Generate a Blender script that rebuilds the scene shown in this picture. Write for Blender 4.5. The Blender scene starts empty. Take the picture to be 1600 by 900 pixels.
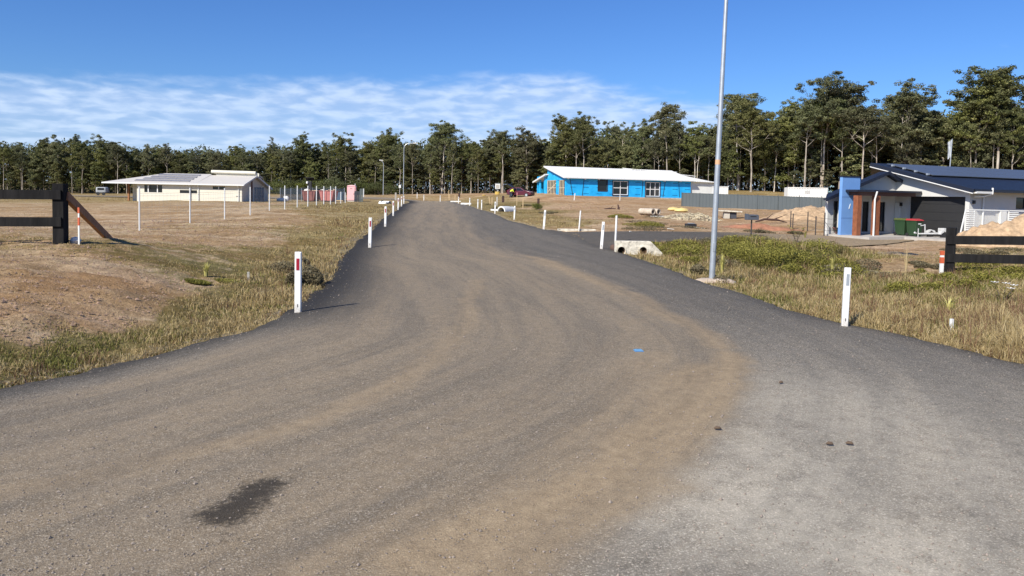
import bpy, math, random
import numpy as np
from mathutils import Vector, Matrix, Euler

R = math.radians
scene = bpy.context.scene
COL = scene.collection
random.seed(7)
rng = np.random.default_rng(11)

# ------------------------------------------------------------------ camera
CAM_H = 2.0
FPX = 1186.0
SHIFT = -0.0549
camd = bpy.data.cameras.new('camera')
camd.sensor_width = 36.0
camd.lens = 36.0 * FPX / 1600.0
camd.shift_y = SHIFT
camd.clip_start = 0.1
camd.clip_end = 6000.0
cam = bpy.data.objects.new('camera', camd)
COL.objects.link(cam)
CROT = Euler((R(87.0), 0, 0)).to_matrix() @ Euler((0, 0, R(1.15))).to_matrix()
cam.matrix_world = Matrix.Translation((0, 0, CAM_H)) @ CROT.to_4x4()
scene.camera = cam

# ------------------------------------------------------------------ light
SUN_EL, SUN_AZ = 38.0, 218.0          # azimuth clockwise from +Y, where the sun stands
world = bpy.data.worlds.new('World')
scene.world = world
world.use_nodes = True
sund = bpy.data.lights.new('sun', 'SUN')
sund.energy = 4.6
sund.angle = R(0.53)
sund.color = (1.0, 0.94, 0.83)
sun = bpy.data.objects.new('sun', sund)
COL.objects.link(sun)
ts = Vector((math.sin(R(SUN_AZ)) * math.cos(R(SUN_EL)), math.cos(R(SUN_AZ)) * math.cos(R(SUN_EL)), math.sin(R(SUN_EL))))
sun.rotation_euler = ts.to_track_quat('Z', 'Y').to_euler()
sun.location = ts * 60

wt = world.node_tree
wt.nodes.clear()
def N(t, typ, **kw):
    n = t.nodes.new(typ)
    for k, v in kw.items():
        setattr(n, k, v)
    return n
def L(t, a, b): t.links.new(a, b)
def MATH(t, op, a, b=None, c=None, clamp=False):
    n = t.nodes.new('ShaderNodeMath'); n.operation = op; n.use_clamp = clamp
    for i, x in enumerate((a, b, c)):
        if x is None: continue
        if isinstance(x, (int, float)): n.inputs[i].default_value = x
        else: t.links.new(x, n.inputs[i])
    return n.outputs[0]
def MIXC(t, f, a, b, blend='MIX'):
    n = t.nodes.new('ShaderNodeMix'); n.data_type = 'RGBA'; n.blend_type = blend
    for i, x in ((0, f), (6, a), (7, b)):
        if isinstance(x, (int, float)): n.inputs[i].default_value = x
        elif isinstance(x, tuple): n.inputs[i].default_value = (*x[:3], 1)
        else: t.links.new(x, n.inputs[i])
    return n.outputs[2]
def RAMP(t, x, stops, interp='LINEAR'):
    n = t.nodes.new('ShaderNodeValToRGB'); n.color_ramp.interpolation = interp
    e = n.color_ramp.elements
    while len(e) < len(stops): e.new(0.5)
    for k, (p, c) in enumerate(stops):
        e[k].position = p
        e[k].color = (c, c, c, 1) if isinstance(c, (int, float)) else (*c[:3], 1)
    if x is not None: t.links.new(x, n.inputs[0])
    return n.outputs[0]
def SMOOTH(t, x, lo, hi):
    n = t.nodes.new('ShaderNodeMapRange'); n.interpolation_type = 'SMOOTHSTEP'
    t.links.new(x, n.inputs[0]); n.inputs[1].default_value = lo; n.inputs[2].default_value = hi
    return n.outputs[0]

sky = N(wt, 'ShaderNodeTexSky', sky_type='NISHITA')
sky.sun_disc = False
sky.sun_elevation = R(SUN_EL); sky.sun_rotation = R(SUN_AZ)
sky.air_density = 1.0; sky.dust_density = 0.35; sky.ozone_density = 2.2; sky.altitude = 100
hs = N(wt, 'ShaderNodeHueSaturation'); hs.inputs['Saturation'].default_value = 1.12; hs.inputs['Value'].default_value = 1.0
L(wt, sky.outputs[0], hs.inputs['Color'])
tc = N(wt, 'ShaderNodeTexCoord')
sep = N(wt, 'ShaderNodeSeparateXYZ'); L(wt, tc.outputs['Generated'], sep.inputs[0])
el = MATH(wt, 'ARCSINE', sep.outputs[2])
az = MATH(wt, 'ARCTAN2', sep.outputs[0], sep.outputs[1])
azn = MATH(wt, 'MULTIPLY_ADD', az, 1 / math.pi, 0.5)          # -90..90 deg -> 0..1
# cirrus deck: upper edge by azimuth (elevation in radians * 4)
top = RAMP(wt, azn, [(0.0, 0.44), (0.3, 0.48), (0.38, 0.53), (0.46, 0.60), (0.525, 0.63), (0.55, 0.55), (0.585, 0.47), (0.60, 0.36), (0.625, 0.0)])
top = MATH(wt, 'MULTIPLY', top, 0.25)
zz = MATH(wt, 'ADD', sep.outputs[2], 0.10)
cx = MATH(wt, 'DIVIDE', sep.outputs[0], zz)
cy = MATH(wt, 'DIVIDE', sep.outputs[1], zz)
cmb = N(wt, 'ShaderNodeCombineXYZ'); L(wt, MATH(wt, 'MULTIPLY', az, 2.6), cmb.inputs[0]); L(wt, MATH(wt, 'MULTIPLY', MATH(wt, 'SQRT', MATH(wt, 'MAXIMUM', el, 0.0)), 3.4), cmb.inputs[1])
mp = N(wt, 'ShaderNodeMapping'); mp.inputs['Scale'].default_value = (1.0, 1.7, 1); mp.inputs['Rotation'].default_value = (0, 0, R(-7))
L(wt, cmb.outputs[0], mp.inputs[0])
n1 = N(wt, 'ShaderNodeTexNoise'); n1.inputs['Scale'].default_value = 2.6; n1.inputs['Detail'].default_value = 9; n1.inputs['Roughness'].default_value = 0.52; n1.inputs['Distortion'].default_value = 0.15
L(wt, mp.outputs[0], n1.inputs[0])
n2 = N(wt, 'ShaderNodeTexNoise'); n2.inputs['Scale'].default_value = 9.5; n2.inputs['Detail'].default_value = 5; n2.inputs['Distortion'].default_value = .25
mp2 = N(wt, 'ShaderNodeMapping'); mp2.inputs['Scale'].default_value = (1.0, 1.8, 1); mp2.inputs['Rotation'].default_value = (0, 0, R(-14)); L(wt, cmb.outputs[0], mp2.inputs[0]); L(wt, mp2.outputs[0], n2.inputs[0])
nn = MATH(wt, 'ADD', MATH(wt, 'MULTIPLY', n1.outputs[0], 0.5), MATH(wt, 'MULTIPLY', n2.outputs[0], 0.5))
edge = MATH(wt, 'ADD', MATH(wt, 'SUBTRACT', top, el), MATH(wt, 'MULTIPLY', MATH(wt, 'SUBTRACT', nn, 0.5), 0.055))
mask = SMOOTH(wt, edge, -0.004, 0.03)
dens = SMOOTH(wt, nn, 0.34, 0.66)
dens = MATH(wt, 'MULTIPLY_ADD', dens, 0.34, 0.58)
cm = MATH(wt, 'MULTIPLY', mask, dens, clamp=True)
# loose wisps
wis = MATH(wt, 'MULTIPLY', SMOOTH(wt, n1.outputs[0], 0.64, 0.80), MATH(wt, 'MULTIPLY', SMOOTH(wt, el, 0.22, 0.10), 0.35))
cm = MATH(wt, 'MAXIMUM', cm, wis)
cm = MATH(wt, 'MULTIPLY', cm, SMOOTH(wt, sep.outputs[1], -0.1, 0.3))
cloudcol = MIXC(wt, SMOOTH(wt, n2.outputs[0], 0.35, 0.65), (3.9, 5.3, 7.9), (5.5, 6.8, 8.9))
skb = MIXC(wt, 1.0, hs.outputs[0], (.47, .70, 1.10), 'MULTIPLY')
skc = MIXC(wt, cm, skb, cloudcol)
bg = N(wt, 'ShaderNodeBackground'); bg.inputs['Strength'].default_value = 0.085
L(wt, skc, bg.inputs['Color'])
wo = N(wt, 'ShaderNodeOutputWorld'); L(wt, bg.outputs[0], wo.inputs[0])

scene.view_settings.view_transform = 'Standard'
scene.view_settings.look = 'None'
scene.view_settings.exposure = 0.5
scene.view_settings.gamma = 1.0
scene.view_settings.use_curve_mapping = False
scene.cycles.max_bounces = 6
scene.cycles.diffuse_bounces = 3
scene.cycles.transparent_max_bounces = 6

# ------------------------------------------------------------------ tagging and mesh helpers
def tag(o, label=None, cat=None, group=None, kind=None):
    if label: o['label'] = label
    if cat: o['category'] = cat
    if group: o['group'] = group
    if kind: o['kind'] = kind
    return o
def link(o, parent=None):
    COL.objects.link(o)
    if parent is not None: o.parent = parent
    return o
def empty(name, loc=(0, 0, 0), rz=0.0):
    o = bpy.data.objects.new(name, None); o.empty_display_size = 0.3
    link(o); o.location = loc; o.rotation_euler = (0, 0, rz)
    return o
def copy_tree(o, parent=None):
    c = o.copy(); COL.objects.link(c); c.parent = parent
    for ch in list(o.children): copy_tree(ch, c)
    return c
def np_mesh(name, V, Fs, mat=None, smooth=False):
    V = np.asarray(V, dtype=np.float32); Fs = np.asarray(Fs, dtype=np.int32)
    me = bpy.data.meshes.new(name)
    k = Fs.shape[1]
    me.vertices.add(len(V)); me.vertices.foreach_set('co', V.ravel())
    me.loops.add(Fs.size); me.loops.foreach_set('vertex_index', Fs.ravel())
    me.polygons.add(len(Fs)); me.polygons.foreach_set('loop_start', np.arange(0, Fs.size, k, dtype=np.int32))
    me.polygons.foreach_set('use_smooth', np.full(len(Fs), smooth, dtype=bool))
    me.update(calc_edges=True)
    if mat: me.materials.append(mat)
    return me
def set_attr(me, name, arr):
    a = me.attributes.new(name, 'FLOAT', 'POINT'); a.data.foreach_set('value', np.asarray(arr, dtype=np.float32))

class MB:
    def __init__(self): self.v = []; self.f = []; self.m = []
    def add(self, vs, fs, m=0):
        b = len(self.v); self.v += [tuple(p) for p in vs]; self.f += [tuple(b + i for i in f) for f in fs]; self.m += [m] * len(fs); return self
    def box(self, cx, cy, cz, sx, sy, sz, rz=0.0, m=0, rx=0.0, ry=0.0):
        M = Matrix.Translation((cx, cy, cz)) @ Euler((rx, ry, rz)).to_matrix().to_4x4()
        vs = [M @ Vector((a * sx / 2, b * sy / 2, c * sz / 2)) for c in (-1, 1) for b in (-1, 1) for a in (-1, 1)]
        return self.add(vs, [(0, 2, 3, 1), (4, 5, 7, 6), (0, 1, 5, 4), (2, 6, 7, 3), (0, 4, 6, 2), (1, 3, 7, 5)], m)
    def bb(self, x0, x1, y0, y1, z0, z1, m=0):
        return self.box((x0 + x1) / 2, (y0 + y1) / 2, (z0 + z1) / 2, abs(x1 - x0), abs(y1 - y0), abs(z1 - z0), m=m)
    def prism(self, pts, ext, m=0):
        n = len(pts); e = Vector(ext); a = [Vector(p) for p in pts]; vs = a + [p + e for p in a]
        nn = Vector((0, 0, 0))
        for i in range(n): nn += a[i].cross(a[(i + 1) % n])
        fs = [tuple(range(n)), tuple(range(2 * n - 1, n - 1, -1))] + [(i, i + n, (i + 1) % n + n, (i + 1) % n) for i in range(n)]
        if nn.dot(e) > 0: fs = [tuple(reversed(f)) for f in fs]
        return self.add(vs, fs, m)
    def bar(self, p0, p1, w, h, m=0, up=(0, 0, 1)):
        p0 = Vector(p0); p1 = Vector(p1); d = (p1 - p0).normalized(); u = Vector(up)
        s = d.cross(u)
        if s.length < 1e-4: s = d.cross(Vector((1, 0, 0)))
        s.normalize(); u = s.cross(d).normalized()
        q = [s * a * w / 2 + u * b * h / 2 for a, b in ((-1, -1), (1, -1), (1, 1), (-1, 1))]
        return self.add([p0 + x for x in q] + [p1 + x for x in q], [(3, 2, 1, 0), (4, 5, 6, 7), (0, 1, 5, 4), (1, 2, 6, 5), (2, 3, 7, 6), (3, 0, 4, 7)], m)
    def tube(self, pts, rad, n=8, m=0, cap=True):
        pts = [Vector(p) for p in pts]
        if not hasattr(rad, '__len__'): rad = [rad] * len(pts)
        vs = []; prev = None
        for i, p in enumerate(pts):
            d = (pts[min(i + 1, len(pts) - 1)] - pts[max(i - 1, 0)]).normalized()
            if prev is None:
                a = d.cross(Vector((0, 0, 1)))
                if a.length < 0.05: a = d.cross(Vector((1, 0, 0)))
            else:
                a = prev - d * prev.dot(d)
            a.normalize(); prev = a; b = d.cross(a)
            for k in range(n):
                t = 2 * math.pi * k / n
                vs.append(p + (a * math.cos(t) + b * math.sin(t)) * rad[i])
        fs = []
        for i in range(len(pts) - 1):
            for k in range(n):
                k2 = (k + 1) % n
                fs.append((i * n + k, i * n + k2, (i + 1) * n + k2, (i + 1) * n + k))
        if cap:
            fs.append(tuple(reversed(range(n)))); fs.append(tuple(range((len(pts) - 1) * n, len(pts) * n)))
        return self.add(vs, fs, m)
    def lathe(self, prof, n=16, c=(0, 0, 0), m=0):
        vs = []; fs = []
        for r, z in prof:
            for k in range(n):
                t = 2 * math.pi * k / n; vs.append((c[0] + r * math.cos(t), c[1] + r * math.sin(t), c[2] + z))
        for i in range(len(prof) - 1):
            for k in range(n):
                k2 = (k + 1) % n; fs.append((i * n + k, i * n + k2, (i + 1) * n + k2, (i + 1) * n + k))
        fs.append(tuple(reversed(range(n)))); fs.append(tuple(range((len(prof) - 1) * n, len(prof) * n)))
        return self.add(vs, fs, m)
    def build(self, name, mats, parent=None, smooth=False, bevel=0.0, loc=None, rz=None):
        me = bpy.data.meshes.new(name); me.from_pydata(self.v, [], self.f)
        if not isinstance(mats, (list, tuple)): mats = [mats]
        for x in mats: me.materials.append(x)
        if len(mats) > 1: me.polygons.foreach_set('material_index', self.m)
        if smooth:
            me.polygons.foreach_set('use_smooth', [True] * len(me.polygons))
            try: me.set_sharp_from_angle(angle=R(40))
            except Exception: pass
        me.update()
        o = bpy.data.objects.new(name, me); link(o, parent)
        if loc is not None: o.location = loc
        if rz is not None: o.rotation_euler = (0, 0, rz)
        if bevel:
            b = o.modifiers.new('bevel', 'BEVEL'); b.width = bevel; b.segments = 2; b.limit_method = 'ANGLE'
        return o

# ------------------------------------------------------------------ materials
def mat(name, col, rough=0.7, metal=0.0, var=0.0, scale=3.0, bump=0.0, bscale=40.0, dirt=None, spec=None, coord='Object', stretch=None):
    m = bpy.data.materials.new(name); m.use_nodes = True; t = m.node_tree
    p = t.nodes['Principled BSDF']; p.inputs['Roughness'].default_value = rough; p.inputs['Metallic'].default_value = metal
    if spec is not None: p.inputs['Specular IOR Level'].default_value = spec
    tcn = N(t, 'ShaderNodeTexCoord'); src = tcn.outputs[coord]
    if stretch:
        mpn = N(t, 'ShaderNodeMapping'); mpn.inputs['Scale'].default_value = stretch; L(t, src, mpn.inputs[0]); src = mpn.outputs[0]
    c = (*col, 1)
    if var or dirt:
        n = N(t, 'ShaderNodeTexNoise'); n.inputs['Scale'].default_value = scale; n.inputs['Detail'].default_value = 6; n.inputs['Roughness'].default_value = 0.6
        L(t, src, n.inputs[0])
        a = tuple(max(0, x * (1 - var)) for x in col); b = tuple(min(1, x * (1 + var)) for x in col)
        out = RAMP(t, n.outputs[0], [(0.3, a), (0.7, b)])
        if dirt:
            n3 = N(t, 'ShaderNodeTexNoise'); n3.inputs['Scale'].default_value = scale * 0.6; n3.inputs['Detail'].default_value = 8; n3.inputs['Roughness'].default_value = 0.7
            L(t, src, n3.inputs[0])
            out = MIXC(t, MATH(t, 'MULTIPLY', SMOOTH(t, n3.outputs[0], 0.45, 0.75), dirt[3]), out, tuple(dirt[:3]))
        L(t, out, p.inputs['Base Color'])
    else:
        p.inputs['Base Color'].default_value = c
    if bump:
        nb = N(t, 'ShaderNodeTexNoise'); nb.inputs['Scale'].default_value = bscale; nb.inputs['Detail'].default_value = 4; L(t, src, nb.inputs[0])
        bn = N(t, 'ShaderNodeBump'); bn.inputs['Strength'].default_value = bump; bn.inputs['Distance'].default_value = 0.02
        L(t, nb.outputs[0], bn.inputs['Height']); L(t, bn.outputs[0], p.inputs['Normal'])
    return m

# ------------------------------------------------------------------ value noise
def vnoise(x, y, seed=0):
    xi = np.floor(x).astype(np.int64); yi = np.floor(y).astype(np.int64); xf = x - xi; yf = y - yi
    def h(a, b):
        n = (a * 374761393 + b * 668265263 + seed * 974634777) & 0xffffffff
        n = ((n ^ (n >> 13)) * 1274126177) & 0xffffffff
        return ((n ^ (n >> 16)) & 0xffff) / 65535.0
    u = xf * xf * (3 - 2 * xf); v = yf * yf * (3 - 2 * yf)
    return (h(xi, yi) * (1 - u) + h(xi + 1, yi) * u) * (1 - v) + (h(xi, yi + 1) * (1 - u) + h(xi + 1, yi + 1) * u) * v
def fbm(x, y, oct=4, seed=0):
    s = 0; a = 0.5; t = 0
    for k in range(oct):
        s = s + a * vnoise(x * 2 ** k, y * 2 ** k, seed + k); t += a; a *= 0.55
    return s / t

# ------------------------------------------------------------------ where things stand: survey points -> world
def RAY(px, py):
    d = CROT @ Vector(((px - 800) / FPX, (450 + 1600 * SHIFT - py) / FPX, -1.0)); return d
def W(px, py, Y):
    d = RAY(px, py); t = Y / d.y
    return (t * d.x, Y, CAM_H + t * d.z)

CT = [(466,490,12.1),(578,388,24.7),(602,355,37),(614,338,50),(622,328.5,63),(627,323,76),(631,319,92),(645,313,120),(712,314,120),
      (1320,512,12.6),(940,390,27),(850,358,39.5),(803,344,54),(773,333.5,65),(752,327.6,79),(734,321.7,95),(716,318,112),(688,315.5,130),
      (590,309,130),(500,309,130),(630,306,145),(598,305,172),
      (95,382,17),(150,378,17.5),(218,360,30),(297,349,36),(351,342,41),(391,335,45),(421,329,49),(445,326,52),(480,322,58),(524,318,66),
      (200,315,100),(300,315,100),(378,315,100),(120,303,200),(300,302,195),(500,303,190),(549,314.5,109),(480,315,109),(20,316,90),(20,345,40),
      (0,480,10.2),(0,420,13.2),(200,450,12.6),(60,390,16.3),(250,397,17.5),(330,420,17.0),(300,380,23),(420,372,26),(480,345,38),(560,324,62),
      (700,303,160),(780,303,125),(800,309,118),(850,302,140),(884,305,114),(1063,312,119),(1000,318,100),(1000,330,72),(1065,324,94),(1290,331,86),(1180,327,90),
      (950,345,48),(1020,337,66),(1120,341,65),(1200,343,62),(1250,336,62),
      (1146,297.5,135),(1230,302,128),(1000,298,150),(1287,369,44.7),(1236,358,53),(1420,373,45.6),(1315,370,46.3),(1520,373,43.5),(1590,374,45),
      (1487,428,22.9),(1600,421,22),(1350,392,32),(1400,405,27),(1300,385,36),
      (1000,398,27.0),(970,390,28.4),(1000,378,29.8),(960,379,29.8),(1100,375,32.5),(1100,362,40),(900,362,37.5),(1200,369,38)]
CW = [W(*c) for c in CT]
CW += [(x, y, 0.0) for x, y in ((0,-25),(-12,-20),(12,-20),(0,0),(-4,3),(4,3),(-6,5),(6.5,5),(0,8),(3,10),(-3,9),(0,14),(3,14),(-1,20),(3,22),(1,30),(0,40),(-2,50),(-30,-20),(30,-20))]
CW += [(-5.6,7.9,-.12),(-5.0,9.6,-.18),(-4.6,12.5,-.15),(-4.6,17,-.12),(-5.4,24,-.08),(-6.3,9.0,.1),(-12,5,.5),(-30,10,.8),
       (6.8,11.2,-.14),(6.6,13.5,-.2),(8.3,15,-.22),(7.2,18,-.25),(6.4,22,-.28),(9.5,19,-.15),(10,12,-.1),(14,17,-.1),(25,15,-.1),(60,20,.0),
       (-300,250,0.),(-100,260,.3),(0,300,1.5),(150,280,2.5),(300,250,3.),(-600,900,2.),(600,900,4.),(0,1500,4.),(-80,120,-.1),(60,90,.5),(90,130,2.0)]
CW = np.array(CW)
def warp(x, y):
    yy = np.maximum(y, -20.0) + 26.0
    return 2.2 * np.tanh(x / yy / 1.6), np.log(yy) * 1.0
def phi(r2): return np.sqrt(r2 + 0.0009)
_u, _v = warp(CW[:, 0], CW[:, 1]); _n = len(CW)
_A = np.zeros((_n + 1, _n + 1)); _A[:_n, :_n] = phi((_u[:, None] - _u) ** 2 + (_v[:, None] - _v) ** 2) - np.eye(_n) * 0.004
_A[:_n, _n] = 1; _A[_n, :_n] = 1
_w = np.linalg.solve(_A, np.append(CW[:, 2], 0))
def zt(x, y):
    x = np.atleast_1d(np.asarray(x, float)); y = np.atleast_1d(np.asarray(y, float)); sh = x.shape
    u, v = warp(x.ravel(), y.ravel()); out = np.empty(len(u))
    for s in range(0, len(u), 20000):
        e = s + 20000
        out[s:e] = phi((u[s:e, None] - _u) ** 2 + (v[s:e, None] - _v) ** 2) @ _w[:_n] + _w[_n]
    return out.reshape(sh)
def z1(x, y): return float(zt(x, y)[0])
_ys = np.concatenate([np.arange(3, 40, 0.05), np.arange(40, 260, 0.25)])
def G(px, py, Ymax=None):
    """the ground point seen along a bearing: first crossing of that line of sight with the terrain"""
    d = RAY(px, py); t = _ys / d.y
    x = t * d.x; z = CAM_H + t * d.z; g = zt(x, _ys)
    k = np.argmax(z <= g)
    if z[k] > g[k]: k = int(np.argmin(z - g))
    if k > 0:
        a = z[k - 1] - g[k - 1]; b = g[k] - z[k]; f = a / max(a + b, 1e-6)
    else: f = 0
    Y = _ys[k - 1] + (_ys[k] - _ys[k - 1]) * f if k > 0 else _ys[0]
    x = Y / d.y * d.x
    return Vector((x, Y, z1(x, Y)))
def at(px, Y, dz=0.0):
    """bearing px at distance Y, on the ground"""
    x = W(px, 330, Y)[0]; return Vector((x, Y, z1(x, Y) + dz))
def zat(px, py, Y): return W(px, py, Y)[2]
def line(pts): return np.array([G(a, b)[:2] for a, b in pts])

# ------------------------------------------------------------------ road edges as functions of distance
LE = line([(0,605),(60,596),(120,585),(200,568),(270,550),(330,533),(400,515),(429,500),(458,484),(485,462),(516,436),(530,410),(545,390),(573,367),(593,347),(611,332.5)])
LE = np.vstack([[(-17,-25),(-12,-8),(-9,0),(-7.2,3.5),(-6,5.6)], LE, [W(620,328.5,63)[:2], W(625.5,323,76)[:2], W(630,319,92)[:2], W(641,314.5,113)[:2], (-17,119),(-24,122.5),(-40,125),(-95,126)]])
RE = line([(1600,571),(1500,547),(1400,523),(1300,504),(1238,487),(1170,463),(1100,443),(1050,422),(1000,406),(960,392),(935,386),(900,371),(870,363.5),(850,359),(800,346)])
RE = np.vstack([[(13,-25),(10.5,-8),(9,0),(7.8,4),(7,7)], RE, [W(771,335,65)[:2], W(747,326,80)[:2], W(731,321,97)[:2], W(713,317,114)[:2], (-10.5,124),(-13,129),(-19,133),(-32,136),(-95,137)]])
LE = LE[np.argsort(LE[:, 1])]; RE = RE[np.argsort(RE[:, 1])]
def xl(y): return np.interp(y, LE[:, 1], LE[:, 0])
def xr(y): return np.interp(y, RE[:, 1], RE[:, 0])
# side drive, edges as functions of x
DN = np.vstack([[(3.6, 26.6), (4.4, 28.6)], line([(965,381.5),(1060,377),(1150,377)]), [(15,35.5),(19,38.5),(22.5,42.6),(24.2,45.2)]])
DF = np.vstack([[(2.4, 38.5)], line([(880,363.2),(950,362.3),(1050,362.3),(1130,363.5)]), [(16,43.5),(19,46.0),(21,46.6),(24.2,47.6)]])
DN = DN[np.argsort(DN[:, 0])]; DF = DF[np.argsort(DF[:, 0])]
def dn(x): return np.interp(x, DN[:, 0], DN[:, 1])
def df(x): return np.interp(x, DF[:, 0], DF[:, 1])
def on_road(x, y, pad=0.0):
    a = (x > xl(y) - pad) & (x < xr(y) + pad) & (y < 137)
    b = (x > 2.0) & (x < 24.2) & (y > dn(x) - pad) & (y < df(x) + pad)
    return a | b
def road_d(x, y):
    """distance inside (+) or outside (-) the sealed edge"""
    a = np.minimum(x - xl(y), xr(y) - x)
    b = np.where((x > 3.0) & (x < 24.2), np.minimum(y - dn(x), df(x) - y), -99)
    return np.maximum(a, b)

# ------------------------------------------------------------------ ground cover map
COV = [  # px, py, grass, green, height, red
 (60,588,1,.12,.2,0),(150,568,1,.1,.2,0),(240,549,1,.08,.22,0),(340,522,1,.05,.24,0),(420,497,1,.05,.26,0),(470,465,1,.03,.3,0),(515,425,1,.02,.32,0),
 (0,420,.15,.1,.05,.3),(0,480,.04,.1,.05,.75),(100,440,.06,.1,.05,.75),(150,500,.05,.1,.05,.75),(200,440,.10,.1,.05,.75),(40,520,.15,.2,.08,.4),(0,550,.8,.45,.14,.1),
 (0,585,.95,.4,.16,0),(100,560,.95,.6,.14,0),(120,535,.7,.4,.12,.1),(200,480,.08,.2,.06,.4),(220,535,.95,.55,.16,0),(200,552,.95,.3,.14,0),(300,440,.45,.4,.08,.2),(300,495,.9,.6,.13,0),(330,515,1,.2,.22,0),
 (330,420,.7,.6,.09,.1),(400,400,.6,.35,.10,.1),(400,450,.95,.35,.16,0),(400,490,1,.1,.25,0),(450,440,1,.12,.25,0),(490,430,1,.0,.3,.2),(500,400,.9,.15,.26,0),(540,385,1,.05,.3,0),(570,350,1,.03,.3,0),
 (600,330,.9,.05,.28,0),(480,375,.8,.2,.15,.1),(420,372,.3,.2,.07,.2),(350,375,.25,.3,.06,.25),(300,370,.2,.25,.05,.3),(280,395,.5,.5,.07,.2),(200,345,.25,.2,.05,.45),(100,340,.28,.2,.05,.45),(20,350,.25,.3,.05,.25),
 (400,335,.1,.1,.05,.35),(450,345,.35,.1,.08,.25),(520,335,.6,.1,.15,.1),(550,322,.8,.1,.2,0),(200,320,.3,.1,.08,.2),(100,310,.6,.05,.2,0),(20,306,.6,.05,.2,0),(400,318,.1,.1,.05,.3),
 (1030,402,.95,.25,.3,0),(1060,412,.95,.35,.28,0),(1100,400,.98,.55,.40,0),(1060,390,.9,.35,.25,0),(1180,395,1,.85,.6,0),(1250,395,1,.9,.55,0),(1230,415,1,.85,.4,0),(1150,430,.95,.5,.3,0),(1150,450,.9,.35,.18,0),(1200,460,.95,.45,.25,0),
 (1280,460,.95,.35,.25,0),(1350,450,.9,.35,.25,0),(1350,490,.95,.15,.28,0),(1400,505,.95,.12,.3,0),(1450,520,.95,.12,.32,0),(1500,470,.9,.25,.3,0),(1550,540,1,.02,.38,.1),(1590,520,1,.05,.38,0),(1550,480,.9,.3,.3,0),(1450,440,1,.75,.3,0),(1500,438,1,.7,.25,0),
 (1570,430,.6,.4,.2,.2),(1300,440,.9,.45,.25,.1),(1320,425,.5,.35,.2,.3),(1400,420,.12,.2,.08,.3),(1330,388,.05,.1,.05,.7),(1420,390,.06,.1,.05,.7),(1500,400,.35,.5,.1,.2),(1580,395,.5,.6,.12,.2),
 (900,350,.75,.05,.18,.1),(870,345,.6,.1,.15,.1),(830,340,.65,.2,.15,.1),(800,330,.75,.25,.15,.1),(780,322,.7,.4,.15,.1),(760,320,.75,.3,.15,0),(730,315,.6,.2,.12,.2),(950,352,.15,.1,.08,.45),(960,340,.06,.1,.05,.7),(900,325,.04,.1,.05,.7),
 (1000,350,.15,.3,.1,.4),(1060,345,.2,.3,.1,.35),(1150,350,.05,.1,.05,.85),(1200,350,.05,.1,.05,.85),(1130,356,.04,.1,.05,.9),(1240,368,.1,.2,.08,.5),(1270,350,.15,.2,.1,.4),(1000,360,.05,.1,.05,.6),
 (1200,330,.1,.2,.05,.7),(1150,330,.15,.2,.08,.35),(700,308,.45,.05,.1,.4),(670,309,.5,.05,.12,.3),(860,300,.05,.1,.05,.9),(800,300,.06,.1,.05,.9),(740,303,.1,.1,.05,.8),(900,309,.03,.1,.05,.95),(950,313,.08,.1,.05,.8),(1020,318,.12,.1,.05,.8),(1060,322,.1,.1,.05,.6)]
_cp = np.array([(*G(c[0], c[1])[:2], *c[2:]) for c in COV])
_cp = np.vstack([_cp, [(-60,220,.8,.1,.2,0),(20,190,.6,.1,.15,.2),(20,140,.5,.05,.15,.3),(30,130,.7,.02,.2,.1),(-8,4,.8,.3,.15,.1),(-14,5,.3,.2,.1,.4),(9,4,.8,.2,.3,.1),(12,10,.9,.2,.3,0),(20,-10,.6,.2,.15,.2),(-20,-10,.5,.2,.1,.3),(0,500,.7,.2,.2,.1)]])
_cu, _cv = warp(_cp[:, 0], _cp[:, 1])
def cover(x, y):
    u, v = warp(x, y); out = np.empty((len(u), 4))
    for s in range(0, len(u), 20000):
        e = s + 20000
        w = 1.0 / ((u[s:e, None] - _cu) ** 2 + (v[s:e, None] - _cv) ** 2 + 2e-5) ** 2
        out[s:e] = (w @ _cp[:, 2:]) / w.sum(1)[:, None]
    return out

# ------------------------------------------------------------------ ground sheet
def span(a, dens, b, step, grow, lim):
    out = [a]
    while out[-1] < b: out.append(out[-1] + step)
    s = step
    while out[-1] < lim: s *= grow; out.append(out[-1] + s)
    return out
gx = span(0, 0, 12, 0.13, 1.045, 2500); gx = np.array([-q for q in gx[:0:-1]] + gx)
gy = span(3, 0, 20, 0.11, 1.018, 4000); gyb = [-q for q in span(0, 0, 3, 1.0, 1.25, 400)][::-1]
gy = np.array([q + 2 for q in gyb[:-1]] + gy)
GX, GY = np.meshgrid(gx, gy); shp = GX.shape
px_, py_ = GX.ravel(), GY.ravel()
rd = road_d(px_, py_)
cv4 = cover(px_, py_)
zz_ = zt(px_, py_)
off = np.clip((-rd - 0.05) / 0.6, 0, 1)
near = np.clip(1.5 - py_ / 90, 0.25, 1)
micro = (fbm(px_ * 1.1, py_ * 1.1, 4, 3) - 0.5) * 0.16 + (fbm(px_ * 4.5, py_ * 4.5, 3, 9) - 0.5) * 0.10
farb = np.clip((py_ - 60) / 60, 0, 1) * (fbm(px_ * 0.09, py_ * 0.13, 3, 5) - 0.5) * 0.7 * np.clip((-rd) / 12, 0, 1)
zz_ = zz_ + micro * off * near + farb * np.clip((170 - py_) / 30, 0, 1) + np.where(rd > -0.15, -0.05, 0)
ii = np.arange(shp[0] * shp[1]).reshape(shp)
FQ = np.stack([ii[:-1, :-1], ii[:-1, 1:], ii[1:, 1:], ii[1:, :-1]], -1).reshape(-1, 4)

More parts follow.
